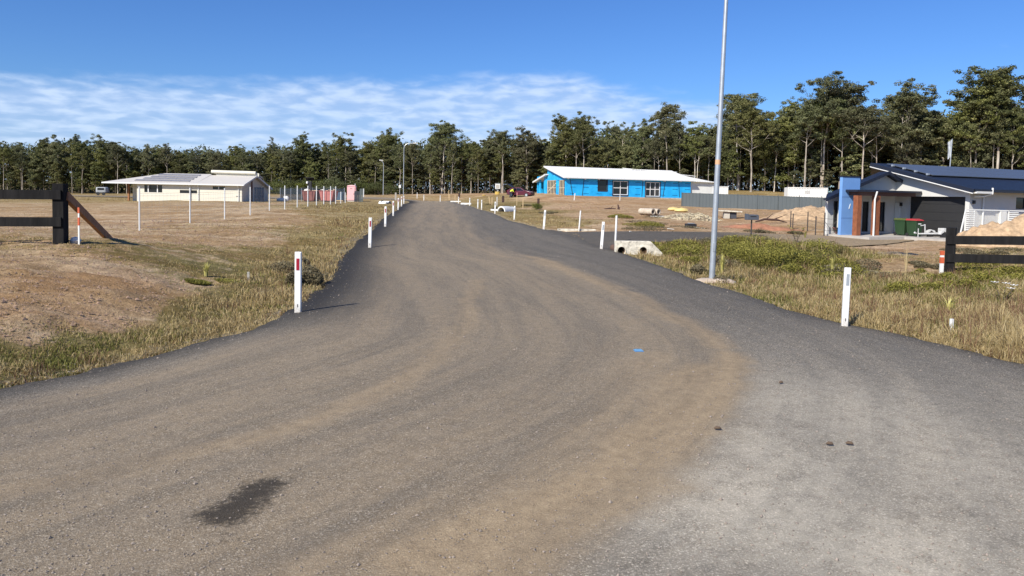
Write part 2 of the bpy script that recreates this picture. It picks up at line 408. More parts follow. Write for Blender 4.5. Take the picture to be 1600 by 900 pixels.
def ground_material():
    m = bpy.data.materials.new('dry_ground'); m.use_nodes = True; t = m.node_tree; p = t.nodes['Principled BSDF']
    p.inputs['Roughness'].default_value = 0.95; p.inputs['Specular IOR Level'].default_value = 0.15
    geo = N(t, 'ShaderNodeNewGeometry'); P = geo.outputs['Position']
    def noise(s, d=5, r=0.6, dist=0.0, st=None):
        n = N(t, 'ShaderNodeTexNoise'); n.inputs['Scale'].default_value = s; n.inputs['Detail'].default_value = d; n.inputs['Roughness'].default_value = r; n.inputs['Distortion'].default_value = dist
        if st:
            q = N(t, 'ShaderNodeMapping'); q.inputs['Scale'].default_value = st; q.inputs['Rotation'].default_value = (0, 0, 0.35); L(t, P, q.inputs[0]); L(t, q.outputs[0], n.inputs[0])
        else: L(t, P, n.inputs[0])
        return n.outputs[0]
    def attr(nm):
        a = N(t, 'ShaderNodeAttribute'); a.attribute_name = nm; return a.outputs['Fac']
    soil = RAMP(t, noise(6, 8, 0.72), [(0.28, (.16, .11, .062)), (0.42, (.43, .325, .20)), (0.56, (.59, .46, .295)), (0.75, (.76, .61, .41))])
    red = RAMP(t, noise(1.3, 7, 0.7), [(0.3, (.22, .115, .06)), (0.5, (.50, .31, .18)), (0.75, (.70, .48, .31))])
    soil = MIXC(t, MATH(t, 'MULTIPLY', attr('red'), MATH(t, 'MULTIPLY_ADD', noise(0.35, 3), 1.0, 0.2, clamp=True)), soil, red)
    # litter and dead grass scraps on bare soil
    scr = SMOOTH(t, noise(26, 4, 0.7, 0.6, (1, .45, 1)), 0.53, 0.66)
    scr2 = SMOOTH(t, noise(2.2, 5, 0.65, 0.4, (1, .35, 1)), 0.42, 0.68)
    soil = MIXC(t, MATH(t, 'MULTIPLY', MATH(t, 'MAXIMUM', scr, MATH(t, 'MULTIPLY', scr2, 0.55)), 0.72), soil, (.155, .115, .066))
    lit = SMOOTH(t, noise(34, 3, 0.6, 0.8, (1, .5, 1)), 0.62, 0.70)
    soil = MIXC(t, MATH(t, 'MULTIPLY', lit, .5), soil, (.62, .52, .38))
    dry = RAMP(t, noise(5, 7, 0.7), [(0.3, (.16, .12, .05)), (0.55, (.36, .28, .13)), (0.8, (.54, .43, .23))])
    grn = RAMP(t, noise(4, 7, 0.7), [(0.3, (.055, .055, .016)), (0.55, (.13, .125, .038)), (0.8, (.21, .195, .07))])
    gr = MIXC(t, attr('green'), dry, grn)
    gf = MATH(t, 'ADD', attr('grass'), MATH(t, 'MULTIPLY', MATH(t, 'SUBTRACT', noise(2.5, 6, 0.7), 0.5), 1.5))
    c = MIXC(t, SMOOTH(t, gf, 0.38, 0.62), soil, gr)
    big = noise(0.45, 7, 0.68, 0.5, (.45, 1, 1))
    c = MIXC(t, SMOOTH(t, big, 0.36, 0.60), c, MIXC(t, 1.0, c, (.70, .61, .48), 'MULTIPLY'))
    sh = MATH(t, 'MULTIPLY', attr('shoulder'), SMOOTH(t, noise(8, 5, .7), .35, .6))
    c = MIXC(t, MATH(t, 'MULTIPLY', sh, .8), c, RAMP(t, noise(40, 3, .7), [(.3, (.16, .13, .09)), (.7, (.50, .43, .32))]))
    L(t, c, p.inputs['Base Color'])
    b = N(t, 'ShaderNodeBump'); b.inputs['Strength'].default_value = 0.9; b.inputs['Distance'].default_value = 0.05
    L(t, MATH(t, 'ADD', noise(14, 6, 0.75), MATH(t, 'MULTIPLY', noise(60, 3, 0.6), 0.4)), b.inputs['Height']); L(t, b.outputs[0], p.inputs['Normal'])
    return m
M_GROUND = ground_material()
me = np_mesh('ground', np.stack([px_, py_, zz_], 1), FQ, M_GROUND, smooth=True)
for nm, k in (('grass', 0), ('green', 1), ('red', 3)): set_attr(me, nm, cv4[:, k])
set_attr(me, 'shoulder', np.exp(-((rd + .12) / .22) ** 2))
tag(link(bpy.data.objects.new('ground', me)), kind='structure')

# ------------------------------------------------------------------ sealed road with dust
def seg_dist(P, pts, aniso=1.0):
    d = np.full(len(P), 1e9); pts = np.asarray(pts, float)
    if len(pts) == 1: return np.hypot(P[:, 0] - pts[0][0], P[:, 1] - pts[0][1])
    for a, b in zip(pts[:-1], pts[1:]):
        ab = b - a; t = np.clip(((P - a) @ ab) / (ab @ ab + 1e-9), 0, 1)
        d = np.minimum(d, np.linalg.norm(P - (a + t[:, None] * ab), axis=1))
    return d
DUST = [([(1135,545),(1100,520),(1020,478),(960,450),(880,420),(810,394),(770,372)], .34, .85),
        ([(1150,560),(1140,610),(1120,655),(1060,720),(1000,770),(900,840),(800,900)], .32, 1.0),
        ([(1100,580),(1050,660),(960,730),(850,800),(700,880)], .42, .95),
        ([(1020,560),(960,640),(850,720),(650,830),(450,900)], .45, .62),
        ([(850,620),(700,720),(500,800),(300,880)], .5, .5),
        ([(742,440),(720,520),(640,590),(520,650),(300,715),(100,765),(0,785)], .30, .66),
        ([(700,380),(705,440),(660,520),(560,600),(350,670),(0,740)], .4, .42),
        ([(1000,500),(920,560),(780,660),(600,740)], .35, .5),
        ([(860,415),(840,480),(760,560),(600,660)], .35, .45),
        ([(690,322),(715,350),(745,380),(800,420),(880,470)], .8, .50),
        ([(665,318),(680,345),(700,390)], .7, .34),
        ([(650,316),(648,345),(640,385),(610,440)], .45, .28),
        ([(1400,640),(1600,690)], .6, .22), ([(1450,770),(1600,860)], .5, .4)]
def road_attrs(x, y):
    P = np.stack([x, y], 1)
    wx = (fbm(x * 1.6, y * 1.6, 5, 21) - .5) * .6; wy = (fbm(x * 1.6, y * 1.6, 5, 33) - .5) * .6
    Q = P + np.stack([wx, wy], 1) * 0.7
    arc = line([(860,405),(960,445),(1020,472),(1100,512),(1150,545),(1172,580),(1165,620),(1140,665),(1090,725),(1030,770),(950,830),(880,890)])
    arc = np.vstack([[(-1.6, 1.0), (-9, -9)], arc, [(-.1, 23.5), (-1.3, 33), (-3.2, 52), (-5.8, 82), (-9.5, 120)]]); arc = arc[np.argsort(arc[:, 1])]
    for _ in range(3):
        q = [arc[0]]
        for u_, v_ in zip(arc[:-1], arc[1:]): q += [.75 * u_ + .25 * v_, .25 * u_ + .75 * v_]
        arc = np.array(q + [arc[-1]])
    sgn = (Q[:, 0] - np.interp(Q[:, 1], arc[:, 1], arc[:, 0])) / (.20 + .02 * np.clip(9 - y, 0, 6) + .012 * np.clip(y - 9, 0, 60))
    left = 1 / (1 + np.exp(np.clip(sgn * 2.2, -30, 30)))
    d = .10 + .34 * left
    for pts, w, s in DUST:
        q = line(pts); dd = seg_dist(Q, q)
        d = np.maximum(d, s * np.exp(-(dd / (w * 1.25 * (1 + np.clip(y - 12, 0, 60) * .02))) ** 2) * (.15 + .85 * left))
    # the outer rim of the dust is sharp: clean seal beyond it
    ed = np.minimum(x - xl(y), xr(y) - x)
    d *= np.clip(ed / 1.2, 0.1, 1)
    pale0 = (1 - left) * .30 * np.clip((14 - y) / 6, 0, 1) * np.clip(ed / 1.5, 0, 1) + .10 * left
    pale = np.exp(-(seg_dist(P, line([(1150,790),(1400,880)])) / .9) ** 2) * .9
    pale = np.maximum(pale, np.exp(-(seg_dist(P, line([(1300,640),(1500,740)])) / 1.3) ** 2) * .55)
    pale = np.maximum(pale, np.exp(-(seg_dist(P, line([(1150,690),(1250,740),(1300,860)])) / .6) ** 2) * .7)
    pale = np.clip(pale0 + pale * .8 * (1 - .6 * left), 0, 1)
    oil = np.exp(-(seg_dist(Q, line([(425,762),(395,785),(330,815)])) / .19) ** 2) * 1.0
    oil = np.maximum(oil, np.exp(-(seg_dist(Q, line([(370,850),(340,846)])) / .10) ** 2) * .45)
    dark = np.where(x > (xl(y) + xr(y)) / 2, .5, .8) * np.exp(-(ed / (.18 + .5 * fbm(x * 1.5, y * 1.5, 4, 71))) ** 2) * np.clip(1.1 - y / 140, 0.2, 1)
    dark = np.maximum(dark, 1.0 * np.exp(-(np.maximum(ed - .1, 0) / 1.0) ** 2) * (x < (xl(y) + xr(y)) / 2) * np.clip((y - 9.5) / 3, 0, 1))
    sd = np.sign(P[:, 0] - np.interp(P[:, 1], arc[:, 1], arc[:, 0])) * seg_dist(P, arc)
    return d, pale, oil, dark, sd
def road_material():
    m = bpy.data.materials.new('chip_seal'); m.use_nodes = True; t = m.node_tree; p = t.nodes['Principled BSDF']
    p.inputs['Roughness'].default_value = 0.88; p.inputs['Specular IOR Level'].default_value = 0.25
    geo = N(t, 'ShaderNodeNewGeometry'); P = geo.outputs['Position']
    def noise(s, d=5, r=0.6, dist=0.0, st=None, rot=0.0):
        n = N(t, 'ShaderNodeTexNoise'); n.inputs['Scale'].default_value = s; n.inputs['Detail'].default_value = d; n.inputs['Roughness'].default_value = r; n.inputs['Distortion'].default_value = dist
        if st:
            q = N(t, 'ShaderNodeMapping'); q.inputs['Scale'].default_value = st; q.inputs['Rotation'].default_value = (0, 0, rot); L(t, P, q.inputs[0]); L(t, q.outputs[0], n.inputs[0])
        else: L(t, P, n.inputs[0])
        return n.outputs[0]
    def attr(nm):
        a = N(t, 'ShaderNodeAttribute'); a.attribute_name = nm; return a.outputs['Fac']
    vor = N(t, 'ShaderNodeTexVoronoi'); vor.inputs['Scale'].default_value = 88; L(t, P, vor.inputs['Vector'])
    sepc = N(t, 'ShaderNodeSeparateColor'); L(t, vor.outputs['Color'], sepc.inputs[0])
    stone = RAMP(t, sepc.outputs[0], [(0.0, .03), (0.35, .095), (0.7, .18), (0.9, .29), (1.0, .48)])
    vor2 = N(t, 'ShaderNodeTexVoronoi'); vor2.inputs['Scale'].default_value = 32; L(t, P, vor2.inputs['Vector'])
    sepd = N(t, 'ShaderNodeSeparateColor'); L(t, vor2.outputs['Color'], sepd.inputs[0])
    stone2 = RAMP(t, sepd.outputs[1], [(0.0, .06), (0.5, .14), (1.0, .24)])
    base = MIXC(t, 0.22, stone, stone2)
    gap = SMOOTH(t, vor.outputs['Distance'], .42, .70)
    base = MIXC(t, MATH(t, 'MULTIPLY', gap, .8), base, (.035, .032, .028))
    base = MIXC(t, 1.0, base, (1.36, 1.36, 1.36), 'MULTIPLY')
    base = MIXC(t, 1.0, base, (1.10, .985, .80), 'MULTIPLY')
    mott = noise(3.2, 7, 0.7)
    base = MIXC(t, MATH(t, 'MULTIPLY', SMOOTH(t, mott, 0.35, 0.7), 0.35), base, (.165, .155, .14))
    base = MIXC(t, MATH(t, 'MULTIPLY', MATH(t, 'MULTIPLY', attr('pale'), SMOOTH(t, noise(5, 7, .75), .05, .62)), 0.9), base, MIXC(t, 0.62, MIXC(t, 1.0, base, (1.35, 1.35, 1.35), 'MULTIPLY'), (.80, .715, .56)))
    fine = noise(95, 3, 0.7)
    dustc = RAMP(t, MATH(t, 'ADD', MATH(t, 'MULTIPLY', fine, .6), MATH(t, 'MULTIPLY', noise(7, 5, .7), .4)), [(0.3, (.16, .114, .068)), (0.5, (.40, .295, .175)), (0.72, (.60, .455, .28))])
    cl = N(t, 'ShaderNodeCombineXYZ'); L(t, MATH(t, 'MULTIPLY', attr('lane'), 2.1), cl.inputs[0])
    sx = N(t, 'ShaderNodeSeparateXYZ'); L(t, P, sx.inputs[0]); L(t, MATH(t, 'MULTIPLY', sx.outputs[1], .16), cl.inputs[1]); L(t, MATH(t, 'MULTIPLY', sx.outputs[0], .10), cl.inputs[2])
    ns = N(t, 'ShaderNodeTexNoise'); ns.inputs['Scale'].default_value = 1.0; ns.inputs['Detail'].default_value = 6; ns.inputs['Roughness'].default_value = .72; L(t, cl.outputs[0], ns.inputs[0]); streak = ns.outputs[0]
    df_ = MATH(t, 'MULTIPLY_ADD', MATH(t, 'SUBTRACT', MATH(t, 'ADD', MATH(t, 'MULTIPLY', streak, .68), MATH(t, 'MULTIPLY', noise(22, 5, .75), .32)), 0.5), .85, attr('dust'))
    base = MIXC(t, MATH(t, 'MULTIPLY', SMOOTH(t, df_, -0.05, 1.0), 0.84), base, dustc)
    base = MIXC(t, MATH(t, 'MULTIPLY', SMOOTH(t, streak, .58, .36), .20), base, (.07, .062, .052))
    base = MIXC(t, MATH(t, 'MULTIPLY', attr('dark'), SMOOTH(t, noise(6, 6, .75), .10, .42)), base, (.036, .033, .030))
    oilf = SMOOTH(t, MATH(t, 'MULTIPLY_ADD', MATH(t, 'SUBTRACT', noise(16, 7, .85), 0.5), 2.2, attr('oil')), 0.30, 0.85)
    base = MIXC(t, MATH(t, 'MULTIPLY', oilf, .82), base, (.018, .015, .012))
    L(t, base, p.inputs['Base Color'])
    b = N(t, 'ShaderNodeBump'); b.inputs['Strength'].default_value = 1.0; b.inputs['Distance'].default_value = 0.016
    h = MATH(t, 'ADD', MATH(t, 'MULTIPLY', sepc.outputs[0], 0.5), MATH(t, 'ADD', MATH(t, 'MULTIPLY', sepd.outputs[1], .4), MATH(t, 'MULTIPLY', noise(120, 3, 0.6), 0.6)))
    L(t, h, b.inputs['Height']); L(t, b.outputs[0], p.inputs['Normal'])
    return m
M_ROAD = road_material()
ry = [-25.0]
while ry[-1] < 3: ry.append(ry[-1] + 0.8)
while ry[-1] < 18: ry.append(ry[-1] + 0.07)
s = 0.07
while ry[-1] < 112: s = min(s * 1.03, 0.8); ry.append(ry[-1] + s)
while ry[-1] < 136.9: ry.append(ry[-1] + 0.3)
ry = np.array(ry); nc = 130
a_ = xl(ry); b_ = xr(ry)
jl = (fbm(ry * 1.6, ry * 0 + 3, 5, 41) - .5) * .34 + (fbm(ry * 7, ry * 0 + 5, 3, 45) - .5) * .14; jr = (fbm(ry * 1.6, ry * 0 + 9, 5, 43) - .5) * .30
a_ = a_ + jl; b_ = b_ + jr
tt = np.linspace(0, 1, nc)
RX = a_[:, None] + (b_ - a_)[:, None] * tt[None]; RY = np.repeat(ry[:, None], nc, 1)
rx_, ry_ = RX.ravel(), RY.ravel()
rz_ = zt(rx_, ry_) + 0.03
edge_ = np.tile((tt < 0.001) | (tt > 0.999), len(ry)); rz_ = np.where(edge_, rz_ - 0.06, rz_)
jj = np.arange(RX.size).reshape(RX.shape)
RF = np.stack([jj[:-1, :-1], jj[:-1, 1:], jj[1:, 1:], jj[1:, :-1]], -1).reshape(-1, 4)
me = np_mesh('road', np.stack([rx_, ry_, rz_], 1), RF, M_ROAD, smooth=True)
for nm, arr in zip(('dust', 'pale', 'oil', 'dark', 'lane'), road_attrs(rx_, ry_)): set_attr(me, nm, arr)
tag(link(bpy.data.objects.new('road', me)), kind='structure')
# side drive: seal near the road, crushed gravel beyond
dx = np.linspace(1.2, 24.2, 140)
uu = np.linspace(0, 1, 40)
DX = np.repeat(dx[:, None], 40, 1); DY = dn(dx)[:, None] + (df(dx) - dn(dx))[:, None] * uu
DYn = DY + (fbm(DX * 2, DY * 0, 3, 50) - .5) * .2
x2, y2 = DX.ravel(), DYn.ravel()
z2 = zt(x2, y2) + 0.022
kk = np.arange(DX.size).reshape(DX.shape)
me = np_mesh('driveway', np.stack([x2, y2, z2], 1), np.stack([kk[:-1, :-1], kk[1:, :-1], kk[1:, 1:], kk[:-1, 1:]], -1).reshape(-1, 4), M_ROAD, smooth=True)
dd_ = np.clip((x2 - 9.5) / 5, 0, 1)
set_attr(me, 'dust', .12 + .9 * dd_); set_attr(me, 'pale', .0 * x2); set_attr(me, 'oil', x2 * 0); set_attr(me, 'dark', (1 - dd_) * .35); set_attr(me, 'lane', y2)
tag(link(bpy.data.objects.new('driveway', me)), kind='structure')
# ------------------------------------------------------------------ grass and weeds (uncountable: one object per growth)
def foliage_mat(name, stops, rough=0.75, transl=0.25, hue=0.0):
    m = bpy.data.materials.new(name); m.use_nodes = True; t = m.node_tree; p = t.nodes['Principled BSDF']
    p.inputs['Roughness'].default_value = rough; p.inputs['Specular IOR Level'].default_value = 0.2
    a = N(t, 'ShaderNodeAttribute'); a.attribute_name = 'tone'
    c = RAMP(t, a.outputs['Fac'], stops)
    if hue:
        oi = N(t, 'ShaderNodeObjectInfo'); h = N(t, 'ShaderNodeHueSaturation')
        L(t, MATH(t, 'MULTIPLY_ADD', oi.outputs['Random'], hue, 0.5 - hue * 0.5), h.inputs['Hue'])
        L(t, MATH(t, 'MULTIPLY_ADD', MATH(t, 'FRACT', MATH(t, 'MULTIPLY', oi.outputs['Random'], 7.31)), 0.5, 0.75), h.inputs['Value'])
        L(t, MATH(t, 'MULTIPLY_ADD', MATH(t, 'FRACT', MATH(t, 'MULTIPLY', oi.outputs['Random'], 3.7)), 0.35, 0.75), h.inputs['Saturation'])
        L(t, c, h.inputs['Color']); c = h.outputs[0]
    L(t, c, p.inputs['Base Color'])
    if transl:
        tr = N(t, 'ShaderNodeBsdfTranslucent'); L(t, c, tr.inputs['Color'])
        mx = N(t, 'ShaderNodeMixShader'); mx.inputs[0].default_value = transl
        L(t, p.outputs[0], mx.inputs[1]); L(t, tr.outputs[0], mx.inputs[2])
        L(t, mx.outputs[0], t.nodes['Material Output'].inputs[0])
    return m
M_DRY = foliage_mat('dry_grass_blades', [(0, (.16, .115, .052)), (0.3, (.32, .235, .105)), (0.65, (.50, .39, .20)), (1, (.68, .57, .34))])
M_GRN = foliage_mat('green_grass_blades', [(0, (.055, .058, .014)), (0.4, (.145, .145, .035)), (0.75, (.26, .25, .07)), (1, (.40, .36, .13))])
M_RED = foliage_mat('rusty_weed_stems', [(0, (.07, .035, .022)), (0.5, (.19, .105, .062)), (1, (.33, .22, .13))])

def scatter(n, x0, x1, y0, y1, power=2.0):
    """points thinned with distance"""
    if power == 1.0: y = y0 * (y1 / y0) ** rng.random(n)
    else: y = (y0 ** (1 - power) + rng.random(n) * (y1 ** (1 - power) - y0 ** (1 - power))) ** (1 / (1 - power))
    th = rng.random(n) * 1.62 - 0.81
    return y * th, y
def blades(name, X, Y, Hh, Wd, M, lean=0.45, tone_lo=0.0, tone_hi=1.0, kids=5, spread=0.04):
    n = len(X)
    X = np.repeat(X, kids) + rng.normal(0, 1, n * kids) * np.repeat(spread, kids); Y = np.repeat(Y, kids) + rng.normal(0, 1, n * kids) * np.repeat(spread, kids)
    ht = np.repeat(Hh, kids) * rng.uniform(.45, 1.15, n * kids); wd = np.repeat(Wd, kids) * rng.uniform(.7, 1.3, n * kids)
    keep = road_d(X, Y) < 0.13; X, Y, ht, wd = X[keep], Y[keep], ht[keep], wd[keep]; n = len(X)
    rt = np.repeat(rng.random(len(Hh)), kids)[keep] if True else 0
    Z = zt(X, Y) - 0.03
    off_ = np.clip((-road_d(X, Y) - .05) / .6, 0, 1) * np.clip(1.5 - Y / 90, .25, 1)
    Z += ((fbm(X * 1.1, Y * 1.1, 4, 3) - 0.5) * 0.16) * off_
    a = rng.random(n) * 6.283; dx_, dy_ = np.cos(a), np.sin(a)
    la = rng.random(n) * 6.283; lm = ht * np.abs(rng.normal(0, lean, n)); lx, ly = np.cos(la) * lm, np.sin(la) * lm
    p0 = np.stack([X - dx_ * wd, Y - dy_ * wd, Z], 1); p1 = np.stack([X + dx_ * wd, Y + dy_ * wd, Z], 1)
    mx, my, mz = X + lx * .35, Y + ly * .35, Z + ht * .62
    p2 = np.stack([mx + dx_ * wd * .75, my + dy_ * wd * .75, mz], 1); p3 = np.stack([mx - dx_ * wd * .75, my - dy_ * wd * .75, mz], 1)
    tipz = Z + ht * np.clip(1 - .35 * (lm / np.maximum(ht, .01)) ** 2, .5, 1)
    p4 = np.stack([X + lx, Y + ly, tipz], 1)
    V = np.stack([p0, p1, p2, p3, p4], 1).reshape(-1, 3); b = np.arange(n)[:, None] * 5
    F = np.concatenate([b + [0, 1, 2], b + [0, 2, 3], b + [3, 2, 4]], 0)
    me = np_mesh(name, V, F, M)
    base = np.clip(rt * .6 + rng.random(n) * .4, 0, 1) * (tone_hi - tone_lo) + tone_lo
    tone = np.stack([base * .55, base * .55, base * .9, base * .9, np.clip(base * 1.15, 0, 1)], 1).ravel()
    set_attr(me, 'tone', tone)
    return tag(link(bpy.data.objects.new(name, me)), kind='stuff')
def grow(n, kind, y0=4.5, y1=130, power=1.6):
    X, Y = scatter(n, 0, 0, y0, y1, power)
    c = cover(X, Y); r = road_d(X, Y)
    pt = fbm(X * .55, Y * .55, 4, 77 + len(kind)); pt2 = fbm(X * 2.5, Y * 2.5, 3, 5 + len(kind))
    g = c[:, 0] * np.clip(-.1 + 2.2 * pt, .12, 1.6)
    if kind == 'dry': pr = g * (1 - c[:, 1] * .5)
    elif kind == 'green': pr = g * c[:, 1] * 1.2
    else: pr = np.clip(pt2 - .52, 0, 1) * 3 * c[:, 0] * (c[:, 2] > .17)
    k = (rng.random(n) < pr * (.45 + 1.1 * pt2)) & (r < -0.0)
    X, Y, c, pt2 = X[k], Y[k], c[k], pt2[k]; r = r[k]
    Hh = c[:, 2] * (0.25 + 1.15 * pt2) * np.where(X < 0, .8, 1.0) * np.clip(0.45 + (-r) * 1.1, 0.35, 1.0)
    return X, Y, Hh
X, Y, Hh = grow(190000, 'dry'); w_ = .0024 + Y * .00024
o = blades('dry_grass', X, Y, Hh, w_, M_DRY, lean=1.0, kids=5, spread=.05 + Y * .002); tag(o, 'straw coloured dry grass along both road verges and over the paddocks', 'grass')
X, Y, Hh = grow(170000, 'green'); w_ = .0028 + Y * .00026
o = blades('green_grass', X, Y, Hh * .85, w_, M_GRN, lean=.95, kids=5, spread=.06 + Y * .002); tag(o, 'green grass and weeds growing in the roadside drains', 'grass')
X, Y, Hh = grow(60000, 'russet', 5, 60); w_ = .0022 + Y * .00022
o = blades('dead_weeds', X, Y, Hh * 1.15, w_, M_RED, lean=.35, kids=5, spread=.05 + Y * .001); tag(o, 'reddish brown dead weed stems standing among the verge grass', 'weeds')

# leafy weeds on the right-hand bank and in the drains
def leafy(name, spots, M, n_per, seed):
    r = np.random.default_rng(seed); V = []; T = []
    for (x, y, rad, h, q) in spots:
        n = int(n_per * q)
        th = r.random(n) * 6.283; rr = rad * np.sqrt(r.random(n)); X = x + rr * np.cos(th); Y = y + rr * np.sin(th)
        k = road_d(X, Y) < -0.05; X, Y, rr = X[k], Y[k], rr[k]; n = len(X)
        hz = h * (1 - (rr / rad) ** 2 * .6) * r.uniform(.1, 1, n) ** .7; Z = zt(X, Y) + hz
        s = r.uniform(.011, .030, n) * (1 + y * .014)
        nrm = r.normal(0, 1, (n, 3)); nrm[:, 2] = np.abs(nrm[:, 2]) + .6; nrm /= np.linalg.norm(nrm, axis=1)[:, None]
        a = np.cross(nrm, r.normal(0, 1, (n, 3))); a /= np.linalg.norm(a, axis=1)[:, None]; b = np.cross(nrm, a)
        P = np.stack([X, Y, Z], 1); S = s[:, None]
        V.append(np.stack([P - a * S, P - b * S * .45, P + a * S, P + b * S * .45], 1).reshape(-1, 3))
        T.append(np.repeat(np.clip(hz / max(h, .01) * .5 + r.random(n) * .5, 0, 1), 4))
    V = np.concatenate(V); T = np.concatenate(T); F = np.arange(len(V)).reshape(-1, 4)
    me = np_mesh(name, V, F, M); set_attr(me, 'tone', T)
    return tag(link(bpy.data.objects.new(name, me)), kind='stuff')
M_WEED = foliage_mat('weed_leaves', [(0, (.055, .052, .010)), (0.5, (.175, .165, .034)), (0.85, (.32, .29, .065)), (1, (.50, .44, .15))])
M_WEEDG = foliage_mat('grey_weed_leaves', [(0, (.05, .042, .025)), (0.5, (.15, .125, .07)), (1, (.30, .26, .16))])
sp = []
rr_ = random.Random(4)
for (px, py, n, rad, h) in ((1190,402,20,1.2,.55),(1245,408,18,1.1,.5),(1110,400,10,.9,.35),(1060,392,6,.7,.2),(1500,446,9,.4,.25),(1450,445,6,.4,.25),(1170,385,8,1.,.35),(1280,425,7,.8,.3),(330,430,2,.3,.05),(1000,353,3,1.2,.3),(1140,362,0,1.,.4),(1560,430,8,.7,.2),(400,440,1,.3,.1)):
    for k in range(n):
        p = G(px + rr_.uniform(-48, 40), py + rr_.uniform(-14, 14)); sp.append((p.x, p.y, rad * rr_.uniform(.4, 1), h * rr_.uniform(.5, 1.2), rr_.uniform(.5, 1)))
o = leafy('weeds', sp, M_WEED, 2600, 3); tag(o, 'bushy green weeds filling the drain beside the light pole', 'weeds')
sp = []
for (px, py, n, rad, h) in ((1150,372,10,1.,.3),(1200,372,12,1.2,.38),(1320,428,5,.6,.25),(1100,440,3,.4,.3),(1360,425,6,.7,.25),(1130,420,6,.5,.3),(1430,418,3,.4,.2),(1540,402,8,.8,.2),(950,390,4,.5,.3),(1000,355,3,1.,.2),(490,440,8,.35,.35),(460,425,3,.5,.25),(1050,350,5,1.6,.2),(790,325,4,.8,.2),(825,330,3,1,.15)):
    for k in range(n):
        p = G(px + rr_.uniform(-45, 45), py + rr_.uniform(-10, 10)); sp.append((p.x, p.y, rad * rr_.uniform(.4, 1), h * rr_.uniform(.5, 1.2), rr_.uniform(.5, 1)))
o = leafy('withered_weeds', sp, M_WEEDG, 1300, 5); tag(o, 'grey brown withered weeds on the verges and the dirt lots', 'weeds')

# ------------------------------------------------------------------ trees
M_LEAF = foliage_mat('gum_leaves', [(0, (.045, .052, .016)), (0.35, (.105, .112, .038)), (0.7, (.170, .172, .064)), (1, (.25, .24, .11))], transl=.18, hue=.035, rough=.6)
M_BUSH = foliage_mat('bush_leaves', [(0, (.035, .044, .010)), (0.5, (.080, .094, .022)), (1, (.14, .155, .04))], transl=.18, hue=.03)
def bark(name, a, b, c):
    m = bpy.data.materials.new(name); m.use_nodes = True; t = m.node_tree; p = t.nodes['Principled BSDF']; p.inputs['Roughness'].default_value = .85
    tcn = N(t, 'ShaderNodeTexCoord'); q = N(t, 'ShaderNodeMapping'); q.inputs['Scale'].default_value = (1, 1, .25); L(t, tcn.outputs['Object'], q.inputs[0])
    n = N(t, 'ShaderNodeTexNoise'); n.inputs['Scale'].default_value = 2.5; n.inputs['Detail'].default_value = 6; L(t, q.outputs[0], n.inputs[0])
    col = RAMP(t, n.outputs[0], [(.32, a), (.5, b), (.68, c)])
    oi = N(t, 'ShaderNodeObjectInfo'); h = N(t, 'ShaderNodeHueSaturation'); L(t, MATH(t, 'MULTIPLY_ADD', oi.outputs['Random'], .7, .65), h.inputs['Value']); L(t, col, h.inputs['Color'])
    L(t, h.outputs[0], p.inputs['Base Color']); return m
M_PALE = bark('pale_gum_bark', (.20, .16, .125), (.38, .33, .27), (.52, .48, .42))
M_DARKB = bark('ironbark', (.05, .04, .033), (.10, .08, .065), (.17, .14, .115))

